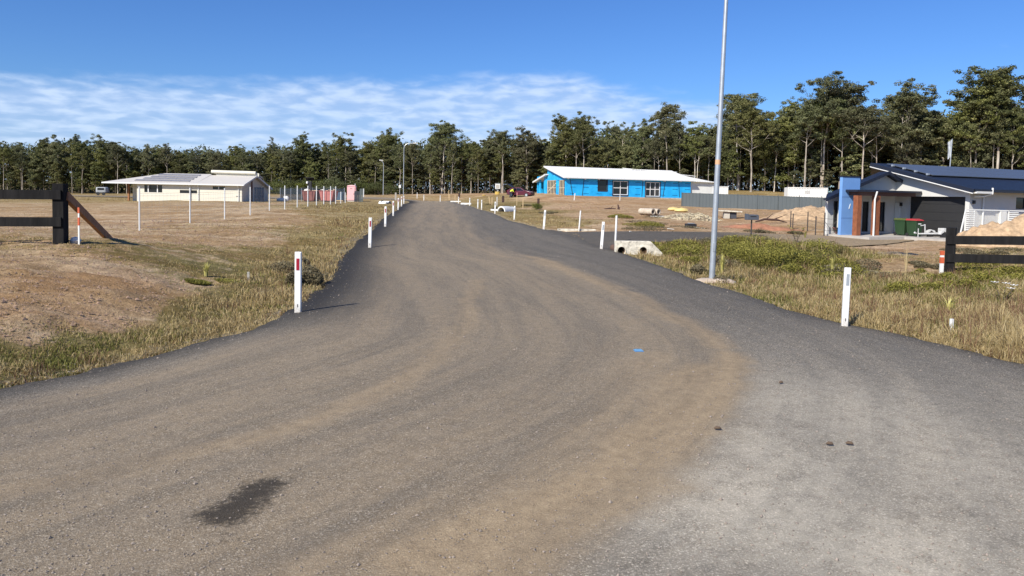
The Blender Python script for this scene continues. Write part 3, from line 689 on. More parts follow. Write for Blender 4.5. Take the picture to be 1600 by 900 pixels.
def tree_meshes(seed, H, style):
    """H in metres; returns (trunk mesh, crown mesh)"""
    r = random.Random(seed); g = np.random.default_rng(seed)
    mb = MB(); clumps = []
    lean = r.uniform(-.05, .05) * H; ly = r.uniform(-.04, .04) * H
    k0 = .0085 * H if style != 'sapling' else .006 * H
    k0 = max(k0, .05)
    top = {'gum': .86, 'tall': .88, 'dense': .80, 'sapling': .85, 'spindly': .9}[style]
    n = 9; tr = []
    wob = [(r.uniform(-1, 1) * .012 * H, r.uniform(-1, 1) * .012 * H) for _ in range(n)]
    for i in range(n):
        f = i / (n - 1); tr.append(Vector((lean * f ** 1.5 + wob[i][0] * f, ly * f ** 1.5 + wob[i][1] * f, H * top * f - .3 * (i == 0))))
    mb.tube(tr, [k0 * (1.25 if i == 0 else 1) * (1 - .72 * i / (n - 1)) for i in range(n)], n=7)
    def tp(f):
        x = f / top * (n - 1); i = min(int(x), n - 2); return tr[i].lerp(tr[i + 1], x - i)
    lo, hi, nl = {'gum': (.38, .85, 12), 'tall': (.50, .87, 11), 'dense': (.18, .78, 14), 'sapling': (.25, .82, 9), 'spindly': (.45, .88, 7)}[style]
    for i in range(nl):
        f = lo + (hi - lo) * (i + r.uniform(0, .9)) / nl
        p = tp(f); a = i * 2.4 + r.uniform(-.6, .6)
        ln = H * {'gum': .21, 'tall': .19, 'dense': .19, 'sapling': .16, 'spindly': .15}[style] * (1.15 - .75 * (f - lo) / (hi - lo)) * r.uniform(.6, 1.2)
        up = r.uniform(.55, 1.15)
        d = Vector((math.cos(a), math.sin(a), up)).normalized()
        q1 = p + d * ln * .5; q2 = q1 + (d + Vector((r.uniform(-.3, .3), r.uniform(-.3, .3), .25))).normalized() * ln * .6
        rr = k0 * (1 - .72 * f / top) * .62
        mb.tube([p, q1, q2], [rr, rr * .6, rr * .25], n=5, cap=False)
        for c in range(r.choice((2, 3, 3))):
            e = q1.lerp(q2, r.uniform(.2, 1)) + Vector((r.gauss(0, .06), r.gauss(0, .06), r.uniform(-.02, .07))) * H
            mb.tube([q1.lerp(q2, r.uniform(.1, .6)), e], [rr * .4, rr * .12], n=4, cap=False)
            clumps.append((e, H * r.uniform(.03, .062)))
        clumps.append((q2, H * r.uniform(.04, .072)))
    for c in range(5 if style != 'spindly' else 3):
        clumps.append((tp(top) + Vector((r.gauss(0, .05), r.gauss(0, .05), r.uniform(-.06, .12))) * H, H * r.uniform(.035, .065)))
    if style in ('dense',):
        for c in range(16):
            f = r.uniform(.15, .85); a = r.uniform(0, 6.28); clumps.append((tp(f * top) + Vector((math.cos(a), math.sin(a), 0)) * H * r.uniform(.03, .15) * (1.1 - f), H * r.uniform(.06, .10)))
    V = []; T = []
    area = {'gum': 1.0, 'tall': 1.0, 'dense': 1.0, 'sapling': .8, 'spindly': .55}[style]
    for (c, rad) in clumps:
        # a tuft is broken into small lumps so the outline stays ragged
        for l in range(r.choice((3, 4, 5))):
            cc = np.array(c) + g.normal(0, .55, 3) * rad * np.array([1, 1, .7]); lr = rad * g.uniform(.35, .75)
            m_ = int(84 * area * g.uniform(.6, 1.3))
            dn_ = g.normal(0, 1, (m_, 3)); dn_ /= np.linalg.norm(dn_, axis=1)[:, None]
            P = cc + dn_ * lr * np.array([1.15, 1.15, .75]) * (g.random((m_, 1)) ** .45)
            nr = dn_ * 1.0 + g.normal(0, .5, (m_, 3)) + [0, 0, .3]; nr /= np.linalg.norm(nr, axis=1)[:, None]
            a = np.cross(nr, g.normal(0, 1, (m_, 3))); a /= np.linalg.norm(a, axis=1)[:, None]; b = np.cross(nr, a)
            S = (g.uniform(.065, .15, (m_, 1))) * (H / 18) ** .4
            V.append(np.stack([P - a * S * 1.3, P - b * S * .55, P + a * S * 1.3, P + b * S * .55], 1).reshape(-1, 3))
            T.append(np.repeat(np.clip(g.normal(.5, .22, m_) + g.normal(0, .12), 0, 1), 4))
    V = np.concatenate(V); T = np.concatenate(T)
    return mb, V, T
def make_tree(name, seed, H, style, barkmat, leafmat=None):
    mb, V, T = tree_meshes(seed, H, style)
    root = empty(name)
    mb.build('trunk', barkmat, root, smooth=True)
    me = np_mesh('crown', V, np.arange(len(V)).reshape(-1, 4), leafmat or M_LEAF); set_attr(me, 'tone', T)
    link(bpy.data.objects.new('crown', me), root)
    root['_h'] = H
    return root
PROTO = {}
for st, nm, cnt, Hs, bk in (('gum', 'gum_tree', 6, (17, 18, 19, 18, 16, 18), M_PALE), ('tall', 'gum_tree', 7, (20, 19, 21, 20, 19, 20, 21), M_PALE), ('dense', 'gum_tree', 6, (15, 16, 17, 15, 16, 15), M_DARKB), ('spindly', 'gum_tree', 4, (17, 16, 18, 15), M_PALE), ('sapling', 'sapling', 3, (7, 8, 7), M_DARKB)):
    for i in range(cnt): PROTO.setdefault(st, []).append([make_tree(nm, 100 + i * 17 + len(st) * 31, Hs[i], st, bk), False])
def put_tree(style, i, px, Y, top_py=None, H=None, rz=None, label=None, group=None, cat='tree', squash=1.0):
    p = PROTO[style][i % len(PROTO[style])]
    if not p[1]: o = p[0]; p[1] = True
    else: o = copy_tree(p[0])
    b = at(px, Y)
    if top_py is not None: H = zat(px, top_py, Y) - b.z
    sc = H / p[0]['_h'] / 0.97
    o.location = b; o.rotation_euler = (0, 0, rr_.uniform(0, 6.28) if rz is None else rz); o.scale = (sc * squash, sc * squash, sc)
    tag(o, label, cat, group)
    return o
SKY = [(-250,214),(0,212),(40,217),(85,208),(130,213),(180,212),(200,226),(250,219),(300,224),(320,219),(345,227),(400,222),(450,213),(470,210),(490,224),(515,214),(540,211),(560,228),(580,206),(603,204),(622,200),(640,215),(665,208),(690,188),(712,205),(745,213),(772,202),(800,207),(830,201),(850,207),(885,182),(920,184),(955,194),(1000,190),(1020,196),(1040,160),(1060,182),(1080,194),(1110,187),(1130,170),(1152,142),(1172,165),(1190,160),(1212,172),(1230,152),(1255,165),(1283,126),(1312,133),(1340,163),(1370,166),(1390,150),(1413,133),(1440,152),(1480,162),(1500,150),(1518,128),(1535,122),(1556,103),(1575,128),(1600,155),(1850,150)]
def skyl(px): return float(np.interp(px, [a for a, b in SKY], [b for a, b in SKY]))
def Y0(px): return float(np.interp(px, [-250, 0, 400, 600, 750, 900, 1100, 1300, 1850], [215, 203, 198, 186, 170, 150, 138, 127, 122]))
def zone(px):
    if px < 170: return 'left of the cream house'
    if px < 440: return 'behind the cream house'
    if px < 640: return 'behind the pink toilet and skip bins'
    if px < 840: return 'behind the bend where the road ends'
    if px < 1090: return 'behind the blue wrapped house'
    if px < 1300: return 'behind the charcoal fence'
    return 'behind the dark roofed house'
# the ones that break the skyline or stand forward, each told apart
STAND = [('tall',0,690,2,'gum', 'slender gum whose forked top stands highest above the far end of the road'),
 ('gum',0,603,3,'gum','gum with a sparse reddish top just left of the tall curved street lamp'),
 ('gum',2,540,3,'gum','open airy gum standing out on the skyline above the pink toilet'),
 ('dense',0,470,4,'gum','rounded gum topping the treeline between the cream house and the skip bins'),
 ('dense',1,85,4,'gum','broad gum on the left skyline above the black rail fence post'),
 ('dense',2,130,3,'gum','bushy gum left of the cream house, second hump of the skyline'),
 ('tall',1,785,-3,'gum','straight pale trunked gum behind the dark red car'),
 ('gum',1,822,-2,'gum','pale forked gum left of the blue wrapped house'),
 ('gum',3,885,2,'gum','tall round headed gum above the left end of the blue house roof'),
 ('tall',2,911,-2,'gum','gum with a bare pale trunk rising behind the blue house roof'),
 ('gum',0,1000,3,'gum','wide gum behind the middle of the blue house'),
 ('tall',3,1041,0,'gum','very tall dense gum above the right half of the blue house roof'),
 ('gum',2,1084,-2,'gum','short forked pale gum behind the right end of the blue house'),
 ('tall',0,1152,1,'gum','tall gum immediately right of the near light pole'),
 ('gum',1,1172,-4,'gum','pale straight gum with spreading arms, second tree right of the near light pole'),
 ('dense',3,1230,2,'gum','round crowned gum above the white shipping container'),
 ('tall',1,1255,-4,'gum','pale branching trunk just left of the highest middle gum, over the container'),
 ('tall',2,1283,0,'gum','big tall gum between the container and the dark roofed house'),
 ('gum',3,1310,3,'gum','thick gum right beside the biggest tree over the container'),
 ('gum',0,1413,1,'gum','big rounded gum above the left end of the dark roof'),
 ('tall',3,1345,-3,'gum','pale bare trunked gum behind the blue feature wall'),
 ('dense',0,1450,4,'gum','mid green gum above the solar panels'),
 ('gum',2,1518,1,'gum','leaning gum left of the tallest tree at the right edge'),
 ('tall',1,1556,-1,'gum','tallest gum of all near the right edge of the view'),
 ('dense',2,1600,2,'gum','dense gum at the far right edge over the dark roof')]
for st, i, px, dY, _, lab in STAND:
    wide = 1.25 if px > 1120 else 1.1
    put_tree(st, i, px, Y0(px) + dY, top_py=skyl(px) - 1, label=lab, cat='tree', squash=wide)
n_t = 0
for row, (dY, fr, step) in enumerate(((1, .88, 25), (7, .93, 31), (13, .97, 36), (21, .98, 44))):
    px = -190 + row * 9
    while px < 1800:
        q = px + rr_.uniform(-9, 9); Y = Y0(q) + dY + rr_.uniform(-3, 3)
        hz = 300 + .02 * (q - 800)
        tp_ = hz - (hz - skyl(q)) * fr * rr_.uniform(.74, 1.04)
        st = rr_.choice(('gum', 'tall', 'tall', 'spindly', 'dense') if row == 0 else ('gum', 'tall', 'dense', 'dense', 'spindly', 'gum') if row < 3 else ('dense', 'dense', 'gum'))
        zn = zone(q)
        put_tree(st, rr_.randrange(12), q, Y, top_py=tp_, label={'gum': 'spreading pale trunked gum', 'tall': 'slender high crowned gum', 'dense': 'bushy dark trunked gum', 'spindly': 'thin sparse leaved gum'}[st] + (' at the forest edge ' if row == 0 else ' inside the forest ') + zn, group={'gum': 'spreading gums', 'tall': 'slender gums', 'dense': 'bushy gums', 'spindly': 'sparse gums'}[st] + (' at the edge ' if row == 0 else ' inside ') + zn, squash=rr_.uniform(.8, 1.05) if row == 0 else rr_.uniform(.9, 1.25))
        n_t += 1; px += step * (.8 if q > 1100 else 1.0) * rr_.uniform(.85, 1.15)
# understorey saplings along the forest edge
px = -150
n_s = 0
while px < 1760:
    q = px + rr_.uniform(-6, 6)
    for dY in (-1, 4, 9, 14):
        if rr_.random() < .85:
            zn = zone(q)
            put_tree('sapling', rr_.randrange(3), q + rr_.uniform(-12, 12), Y0(q) + dY + rr_.uniform(-2, 4), H=rr_.uniform(3.5, 9.0) * (1 + .35 * (dY > 0)), label='young leafy sapling under the gums ' + zn, group='saplings ' + zn, squash=rr_.uniform(1., 1.7), cat='sapling'); n_s += 1
    px += 27
print('trees', n_t, 'saplings', n_s)
for st in PROTO:
    for p, used in PROTO[st]:
        if not used:
            for ch in list(p.children): bpy.data.objects.remove(ch)
            bpy.data.objects.remove(p)

# the depth of the forest behind, one mass
g = np.random.default_rng(8); n = 210000
pxs = g.uniform(-260, 1860, n); yy0 = np.interp(pxs, [-250, 0, 400, 600, 750, 900, 1100, 1300, 1850], [215, 203, 198, 186, 170, 150, 138, 127, 122]) + 15 + g.random(n) ** 1.3 * 42
d0 = np.array([RAY(p, 250) for p in np.linspace(-260, 1860, 80)]); kx = np.interp(pxs, np.linspace(-260, 1860, 80), d0[:, 0] / d0[:, 1]); X = kx * yy0
gz_ = zt(X, yy0); tz = np.array([skyl(p) for p in np.linspace(-260, 1860, 400)]); tpx = np.interp(pxs, np.linspace(-260, 1860, 400), tz); hmax = (300 + .02 * (pxs - 800) - tpx) / FPX * yy0 + CAM_H - gz_
hmax *= .60 + .40 * fbm(X * .35, yy0 * .35, 3, 12)
hh = hmax * g.random(n) ** .9
nr = g.normal(0, 1, (n, 3)); nr[:, 1] -= .5; nr /= np.linalg.norm(nr, axis=1)[:, None]; a = np.cross(nr, g.normal(0, 1, (n, 3))); a /= np.linalg.norm(a, axis=1)[:, None]; b_ = np.cross(nr, a); S = g.uniform(.16, .38, (n, 1)); P = np.stack([X, yy0, gz_ + hh], 1)
V = np.stack([P - a * S * 1.2, P - b_ * S * .6, P + a * S * 1.2, P + b_ * S * .6], 1).reshape(-1, 3)
me = np_mesh('forest', V, np.arange(4 * n).reshape(-1, 4), M_LEAF); set_attr(me, 'tone', np.repeat(np.clip(g.normal(.4, .2, n), 0, 1), 4))
tag(link(bpy.data.objects.new('forest', me)), 'dark mass of forest behind the front rows of gum trees', 'forest', kind='stuff')
mb = MB(); g2 = random.Random(6)
for k in range(420):
    q = g2.uniform(-220, 1820); Y = Y0(q) + g2.uniform(22, 50); b = at(q, Y); h_ = (zat(q, skyl(q), Y) - b.z) * g2.uniform(.6, .85); l1, l2 = g2.uniform(-.6, .6), g2.uniform(-.4, .4); r_ = g2.uniform(.09, .17)
    mb.tube([b, b + Vector((l1 * .3, l2 * .3, h_ * .5)), b + Vector((l1, l2, h_))], [r_, r_ * .8, r_ * .3], 5, cap=False)
tag(mb.build('forest_trunks', M_PALE, smooth=True), 'slender trunks deep inside the forest', 'tree trunks', kind='stuff')

# low round bushes in front of the forest on the left
def bush(name, px, Y, w, h, seed, label, M=None, group=None):
    g = np.random.default_rng(seed); b = at(px, Y); V = []; T = []
    for k in range(int(26)):
        a = g.uniform(0, 6.28); rr = w * .5 * math.sqrt(g.random()); cc = np.array([rr * math.cos(a), rr * math.sin(a), h * g.uniform(.18, .85) * (1 - .35 * (2 * rr / w) ** 2)]); lr = .24 * h * g.uniform(.7, 1.3)
        m_ = 130; dn_ = g.normal(0, 1, (m_, 3)); dn_ /= np.linalg.norm(dn_, axis=1)[:, None]
        P = cc + dn_ * lr * [1.3, 1.3, 1] * (g.random((m_, 1)) ** .4); P[:, 2] = np.maximum(P[:, 2], .02)
        nr = dn_ + g.normal(0, .5, (m_, 3)) + [0, 0, .3]; nr /= np.linalg.norm(nr, axis=1)[:, None]
        aa = np.cross(nr, g.normal(0, 1, (m_, 3))); aa /= np.linalg.norm(aa, axis=1)[:, None]; bb = np.cross(nr, aa); S = g.uniform(.35, .8, (m_, 1)) * h * .045
        V.append(np.stack([P - aa * S * 1.3, P - bb * S * .6, P + aa * S * 1.3, P + bb * S * .6], 1).reshape(-1, 3)); T.append(np.repeat(np.clip(g.normal(.5, .2, m_), 0, 1), 4))
    V = np.concatenate(V); me = np_mesh('leaves', V, np.arange(len(V)).reshape(-1, 4), M or M_BUSH); set_attr(me, 'tone', np.concatenate(T))
    root = empty(name, b); link(bpy.data.objects.new('foliage', me), root)
    st_ = MB()
    for k in range(4): a = k * 1.6; st_.tube([(0, 0, -.1), (math.cos(a) * w * .12, math.sin(a) * w * .12, h * .3), (math.cos(a) * w * .25, math.sin(a) * w * .25, h * .6)], [.02 * h, .014 * h, .005 * h], n=5)
    st_.build('stem', M_DARKB, root)
    return tag(root, label, 'bush', group)
for k, (px, Y, w, h) in enumerate(((418,190,8,3.6),(434,185,9,4.2),(452,182,9,4.0),(468,184,8,4.3),(486,180,8,3.8),(503,182,9,4.4),(520,178,8,4.6),(536,180,8,4.2),(558,178,9,3.6),(572,181,8,3.9),(590,177,7,3.4),(606,180,7,3.2),(402,192,7,3.4))):
    bush('bush', px, Y, w, h, 60 + k, 'round dark green bush in the low hedge line behind the bins and toilet', group='round bushes behind the bins')
# ------------------------------------------------------------------ shared materials
M_WHITE = mat('white_plastic', (.80, .80, .78), .45, var=.05, scale=4, dirt=(.45, .38, .30, .35))
t = M_WHITE.node_tree; tcn = N(t, 'ShaderNodeTexCoord'); s_ = N(t, 'ShaderNodeSeparateXYZ'); L(t, tcn.outputs['Object'], s_.inputs[0]); nz = N(t, 'ShaderNodeTexNoise'); nz.inputs['Scale'].default_value = 30; nz.inputs['Detail'].default_value = 6; L(t, tcn.outputs['Object'], nz.inputs[0])
spl = MATH(t, 'MULTIPLY', SMOOTH(t, MATH(t, 'ADD', s_.outputs[2], MATH(t, 'MULTIPLY', nz.outputs[0], .5)), .52, .22), .55)
pb = t.nodes['Principled BSDF']; old = pb.inputs['Base Color'].links[0].from_socket; L(t, MIXC(t, spl, old, (.34, .27, .19)), pb.inputs['Base Color'])
M_WPAINT = mat('white_paint', (.74, .74, .71), .5, var=.05, scale=2, dirt=(.50, .45, .38, .3))
M_REFR = mat('red_reflector', (.32, .012, .030), .3)
M_REFG = mat('grey_reflector', (.30, .33, .36), .25)
M_GALV = mat('galvanised_steel', (.46, .49, .52), .42, metal=.55, var=.12, scale=5)
M_BLACKT = mat('black_stained_timber', (.012, .0115, .012), .85, var=.4, scale=7, bump=.35, bscale=30, stretch=(1, 1, .15), dirt=(.045, .04, .035, .3), spec=.15)
M_RUST = mat('brown_timber', (.30, .13, .055), .75, var=.35, scale=6, bump=.3, bscale=30)
M_CONC = mat('concrete', (.46, .43, .37), .9, var=.2, scale=5, bump=.4, bscale=30, dirt=(.20, .16, .12, .6))
M_CONCD = mat('pale_dirty_concrete', (.66, .61, .50), .9, var=.25, scale=8, bump=.6, bscale=18, dirt=(.10, .075, .045, .9))
M_DARK = mat('painted_opening_shade', (.012, .012, .013), .8)  # near-black colour stands in for the shade inside openings
M_BLACK = mat('black_plastic', (.02, .02, .022), .5)
M_ORANGE = mat('orange_red_paint', (.55, .11, .045), .6)
M_STEEL = mat('dark_steel', (.08, .07, .065), .6, metal=.3)
M_TIMB = mat('raw_pine', (.55, .40, .22), .75, var=.15, scale=6)
M_WOODD = mat('dark_weathered_timber', (.065, .034, .027), .85, var=.3, scale=6, bump=.4, bscale=25)

# ------------------------------------------------------------------ guide posts
def guide_post(px, py, hpx_lean, label, red=True, lean=0.0, rz=0.0, group='guide posts along the road', h=1.0, fwd=0.0):
    b = G(px, py); root = empty('guide_post', (b.x, b.y, b.z), rz)
    root.rotation_euler = (fwd, lean, rz)
    w, d = .105, .035
    mb = MB()
    # shallow channel section with rounded top
    prof = [(-w / 2, -d), (-w / 2 + .012, -d - .012), (w / 2 - .012, -d - .012), (w / 2, -d), (w / 2, d * .2), (w / 2 - .008, d * .2), (w / 2 - .012, -d + .012), (-w / 2 + .012, -d + .012), (-w / 2 + .008, d * .2), (-w / 2, d * .2)]
    mb.prism([(x, y, -.25) for x, y in prof], (0, 0, h + .25))
    mb.box(0, -.02, h + .004, w - .004, d, .012)
    mb.build('post', M_WHITE, root, bevel=.003)
    MB().box(.0, -d - .0145, h - .19, .048, .006, .19).build('reflector', M_REFR if red else M_REFG, root)
    MB().box(.0, -d - .013, .14, .014, .004, .05).build('rivet', M_STEEL, root)
    return tag(root, label, 'guide post', group)
LG = [(466,490.5,.0,'tall white guide post with a red reflector nearest the camera on the left road edge'), (578,388,.01,'white guide post with red reflector, second from the camera on the left edge'),
      (602,355,.01,'white guide post, third from the camera along the left road edge'), (614.4,338,0,'white guide post, fourth along the left edge just past the white culvert end'),
      (622,328.6,0.02,'slim white guide post, fifth along the left road edge'), (627.4,323,0,'white guide post, sixth along the left road edge near the curved lamp'), (631,319,0,'farthest guide post of the left row, right at the foot of the curved lamp')]
for px, py, ln, lab in LG: guide_post(px, py, 0, lab, True, lean=ln, rz=.05)
RG = [(1319,512,.012,'white guide post with a grey reflector, nearest on the right, at the grass edge'), (939.5,390,.055,'leaning white guide post at the mouth of the side drive'), (849.5,358.5,.06,'tilted white guide post just beyond the side drive, right edge'),
      (803.5,344,.02,'white guide post right of the white culvert end across the road'), (773.3,333.6,.02,'white guide post directly left of the white culvert end on the right verge'),
      (752.5,327.6,0,'right one of two close white guide posts on the right edge'), (746.6,325.8,0,'left one of two close white guide posts on the right edge'), (733.9,321.8,0,'white guide post beside a low white slab on the right edge'),
      (716.4,318.4,0,'white guide post just in front of a short brown bollard'), (687.8,315.8,0,'white guide post in the middle of the bend, alone'), (662.3,313.5,0,'far white guide post on the outer side of the bend'), (651.8,309.5,0,'small far white guide post left of the bend centre')]
for px, py, ln, lab in RG: guide_post(px, py, 0, lab, False, lean=ln, rz=-.1)

def pipe_post(px, py, h, r, label, lean=0.0, m=None, name='marker_post', cat='marker post', cap=True, group=None):
    b = G(px, py); root = empty(name, b); root.rotation_euler = (0, lean, 0)
    MB().tube([(0, 0, -.2), (0, 0, h)], r, 10).build('pole', m or M_WHITE, root, smooth=True)
    if cap: MB().tube([(0, 0, h), (0, 0, h + .02), (0, 0, h + .035)], [r * 1.15, r * 1.15, r * .5], 10).build('cap', m or M_WHITE, root, smooth=True)
    return tag(root, label, cat, group)
pipe_post(904.5, 361.5, 1.0, .035, 'thin white plastic pipe post at the far end of the side drive culvert', .06)
pipe_post(961.5, 380, 1.05, .04, 'thin white plastic pipe post rising from the left end of the concrete headwall', .02)
pipe_post(776.5, 322, 1.1, .04, 'white pipe post standing just left of the white culvert end', .0)
pipe_post(858.5, 324, 0.0 + 0.9, .0 + .03, 'short pale stake on the dirt lot behind the leaning guide post', 0) if False else None

def stake(px, py, h, w, M, label, lean=0.0, name='stake', top=None, cat='stake'):
    b = G(px, py); root = empty(name, b); root.rotation_euler = (0, lean, .3)
    mb = MB(); mb.prism([(-w / 2, -w / 2, -.2), (w / 2, -w / 2, -.2), (w / 2, w / 2, -.2), (-w / 2, w / 2, -.2)], (0, 0, h + .2)); mb.build('shaft', M, root, bevel=.002)
    if top:
        MB().box(0, 0, h - top[1] / 2 + .003, w + .01, w + .01, top[1]).build('painted_top', top[0], root)
    return tag(root, label, cat)
stake(897, 313.5, 1.0, .10, M_WPAINT, 'white stake in front of the left blue wall of the wrapped house', .1)
stake(968.5, 314, .8, .08, M_WPAINT, 'short pale stake below the middle of the wrapped house')
stake(817, 325, 1.1, .08, M_TIMB, 'pale timber stake between the white guide post and the brown bollard')
stake(807.5, 321, 1.6, .06, M_TIMB, 'tall thin stake with a pink painted top in front of the red car', 0, top=(mat('pink_paint', (.75, .30, .30), .6), .35))
stake(766, 320, 1.1, .12, M_TIMB, 'pale timber stake leaning left behind the culvert end', -.18)
stake(768.7, 320.3, 1.0, .10, M_TIMB, 'upright timber stake of the pair behind the culvert end')
stake(702, 311.4, .95, .13, M_TIMB, 'pale timber stake far off at the right of the bend')
stake(711, 311.5, .8, .11, M_TIMB, 'low timber stake far off beside the brown bollard')
stake(701, 309, 1.4, .09, M_TIMB, 'thin tall stake far off at the foot of the dirt bank')
stake(618.2, 313, 1.2, .22, M_CONC, 'stubby grey post far off left of the curved lamp')
stake(568, 308, 1.5, .14, M_WPAINT, 'pale post right of the dark pallets, by the bend')
stake(1486, 523, .26, .045, M_WPAINT, 'short pale stake hidden in the dry grass right of the near guide post')
stake(388, 438, .18, .05, M_CONC, 'short grey peg poking out of the left verge grass')
def bollard(px, py, h, w, label):
    b = G(px, py); root = empty('timber_bollard', b, .2)
    MB().box(0, 0, h / 2 - .15, w, w, h + .3).build('post', M_WOODD, root, bevel=.015)
    MB().box(0, 0, h - .12, w + .008, w + .008, .05).build('band', M_STEEL, root)
    return tag(root, label, 'bollard')
bollard(841, 327, 1.15, .22, 'dark brown timber bollard with weeds at its foot, nearest of the three')
bollard(786, 316.5, .95, .30, 'dark brown timber bollard left of the red car')
bollard(717.5, 308.5, .75, .33, 'small dark brown bollard far off beside the road bend')
bush('bush', 838.5, G(838, 328).y - .4, 1.0, .8, 91, 'scrubby dark weed clump at the foot of the nearest brown bollard')

# ------------------------------------------------------------------ near light pole
b = G(1112, 441)
root = empty('light_pole', b); root.rotation_euler = (0, R(1.0), 0)
mb = MB(); Hp = 9.0
mb.tube([(0, 0, -.1 + Hp * i / 12.0 + .1) for i in range(13)], [.076 - .034 * i / 12 for i in range(13)], 16); mb.build('pole', M_GALV, root, smooth=True)
mb = MB(); mb.tube([(0, 0, Hp - .02), (0, 0, Hp + .4), (.25, 0, Hp + .8), (.9, 0, Hp + 1.0), (2.0, 0, Hp + 1.08)], [.042, .04, .038, .035, .03], 10); mb.build('outreach_arm', M_GALV, root, smooth=True)
mb = MB(); mb.prism([(1.9, -.1, Hp + 1.04), (2.6, -.13, Hp + 1.04), (2.6, .13, Hp + 1.04), (1.9, .1, Hp + 1.04)], (0, 0, .1)); mb.build('lamp_head', M_GALV, root, bevel=.02)
MB().tube([(0, 0, 2.98), (0, 0, 3.10)], .0675, 16).build('orange_band', mat('orange_tape', (.62, .36, .20), .6), root, smooth=True)
MB().box(0, -.073, .9, .06, .02, .22).build('access_cover', M_GALV, root, bevel=.004)
tag(root, 'tall galvanised steel light pole standing on a concrete footing at the right road edge', 'light pole')
mb = MB(); g = random.Random(3); n = 22; vs = []
for ring, (rr, hz) in enumerate(((.50, -.08), (.40, .04), (.32, .09), (.15, .105))):
    for k in range(n):
        a = 6.283 * k / n; q = rr * (1 + g.uniform(-.09, .09)) * (1.25 if abs(math.cos(a)) > .5 else 1.0); vs.append((q * math.cos(a) + .10, q * math.sin(a) * .62, hz + g.uniform(-.012, .012)))
fs = [(r_ * n + k, r_ * n + (k + 1) % n, (r_ + 1) * n + (k + 1) % n, (r_ + 1) * n + k) for r_ in range(3) for k in range(n)] + [tuple(range(3 * n, 4 * n))]
mb.add(vs, fs); o = mb.build('concrete_footing', mat('pink_concrete', (.42, .34, .265), .9, var=.15, scale=6, bump=.4, bscale=25), None, smooth=True); o.location = b + Vector((0, 0, .0))
tag(o, 'rough pinkish concrete footing around the base of the near light pole', 'footing')

# far lamps
def street_lamp(px, Y, top_py, arm, label, r=.10):
    b = at(px, Y, -.1); H_ = zat(px, top_py, Y) - b.z; root = empty('street_lamp', b)
    mb = MB(); rad = .9
    pts = [(0, 0, H_ * i / 8.0 * .9) for i in range(9)]
    for k in range(1, 7):
        a = k / 6 * math.pi / 2; pts.append((rad * (1 - math.cos(a)), 0, H_ * .9 + (H_ * .1) * math.sin(a)))
    mb.tube(pts, [r - .03 * min(i / 8, 1) for i in range(len(pts))], 8); mb.build('pole', M_GALV, root, smooth=True)
    MB().tube([(rad - .02, 0, H_), (rad + arm, 0, H_ + .05)], [.055, .05], 8).build('outreach_arm', M_GALV, root, smooth=True)
    mb = MB(); mb.prism([(rad + arm - .1, -.14, H_ + .0), (rad + arm + .7, -.17, H_ + .03), (rad + arm + .7, .17, H_ + .03), (rad + arm - .1, .14, H_ + .0)], (0, 0, .14)); mb.build('lamp_head', M_WPAINT, root, bevel=.02)
    return tag(root, label, 'street lamp')
street_lamp(630, 140, 224, .9, 'curved grey street lamp standing tall at the far end of the left road edge', .085)
b = at(598, 172); b2 = street_lamp(598.5, 165, 251, -.9 + .2, 'smaller far street lamp left of the tall curved one, above the white culvert end', .09); b2.rotation_euler[2] = math.pi

# small far signs
def sign(px, py, Y, w, h, M, label, poleh):
    b = at(px, Y); root = empty('sign', b, .1)
    MB().tube([(0, 0, -.1), (0, 0, poleh)], .04, 8).build('post', M_GALV, root)
    MB().box(0, -.05, poleh - h / 2 + .05, w, .03, h).build('panel', M, root, bevel=.01)
    return tag(root, label, 'sign')
sign(624.3, 301, 148, .42, .58, M_WPAINT, 'small blank white sign just left of the curved lamp post', 2.0)
b = at(777, 128); root = empty('meter_box', b); MB().bb(-.05, .05, -.05, .05, -.1, 1.0).build('post', M_CONC, root)
MB().bb(-.42, .42, -.2, .2, .9, 1.75).build('cabinet', M_WPAINT, root, bevel=.03); MB().bb(-.46, .46, -.24, .24, 1.753, 1.83).build('lid', mat('grey_lid', (.33, .34, .34), .6), root, bevel=.02); MB().bb(-.3, .3, -.215, -.203, 1.0, 1.6).build('door', M_CONC, root)
tag(root, 'white electrical box on a post at the forest edge left of the worker', 'meter box')
b = at(598, 172)

# ------------------------------------------------------------------ rail fences
def rail_fence(post, ends, label, post_h, pw, rails, extra_posts=(), name='rail_fence'):
    """post: base of the end post; ends: vector from this post to the next ones"""
    root = empty(name, post); d = Vector((ends[0], ends[1], 0)); dn3 = d.normalized(); ang = math.atan2(d.y, d.x)
    n = 1 + len(extra_posts)
    for k, s in enumerate((0,) + tuple(extra_posts)):
        p = d * s; z = z1(post.x + p.x, post.y + p.y) - post.z
        MB().box(p.x, p.y, z + post_h / 2 - .2, pw, pw, post_h + .4, rz=ang).build('post', M_BLACKT, root, bevel=.008)
    side = Vector((dn3.y, -dn3.x, 0))
    if side.y > 0: side = -side
    for zc, hh in rails:
        a = side * (pw / 2 + .024) - dn3 * (pw * .35); e = a + d
        ze = z1(post.x + d.x, post.y + d.y) - post.z
        MB().bar((a.x, a.y, zc), (e.x, e.y, zc + ze), .045, hh).build('rail', M_BLACKT, root, bevel=.005)
    return tag(root, label, 'rail fence')
pl = G(95, 381.5)
rl = rail_fence(pl, (-9.0, -.9), 'black timber rail fence on the left with two rails and a brown brace', zat(95, 287, pl.y) - pl.z, .24, ((zat(80, 304, pl.y) - pl.z, .21), (zat(80, 346, pl.y) - pl.z, .21)), (.34, .67, 1.0))
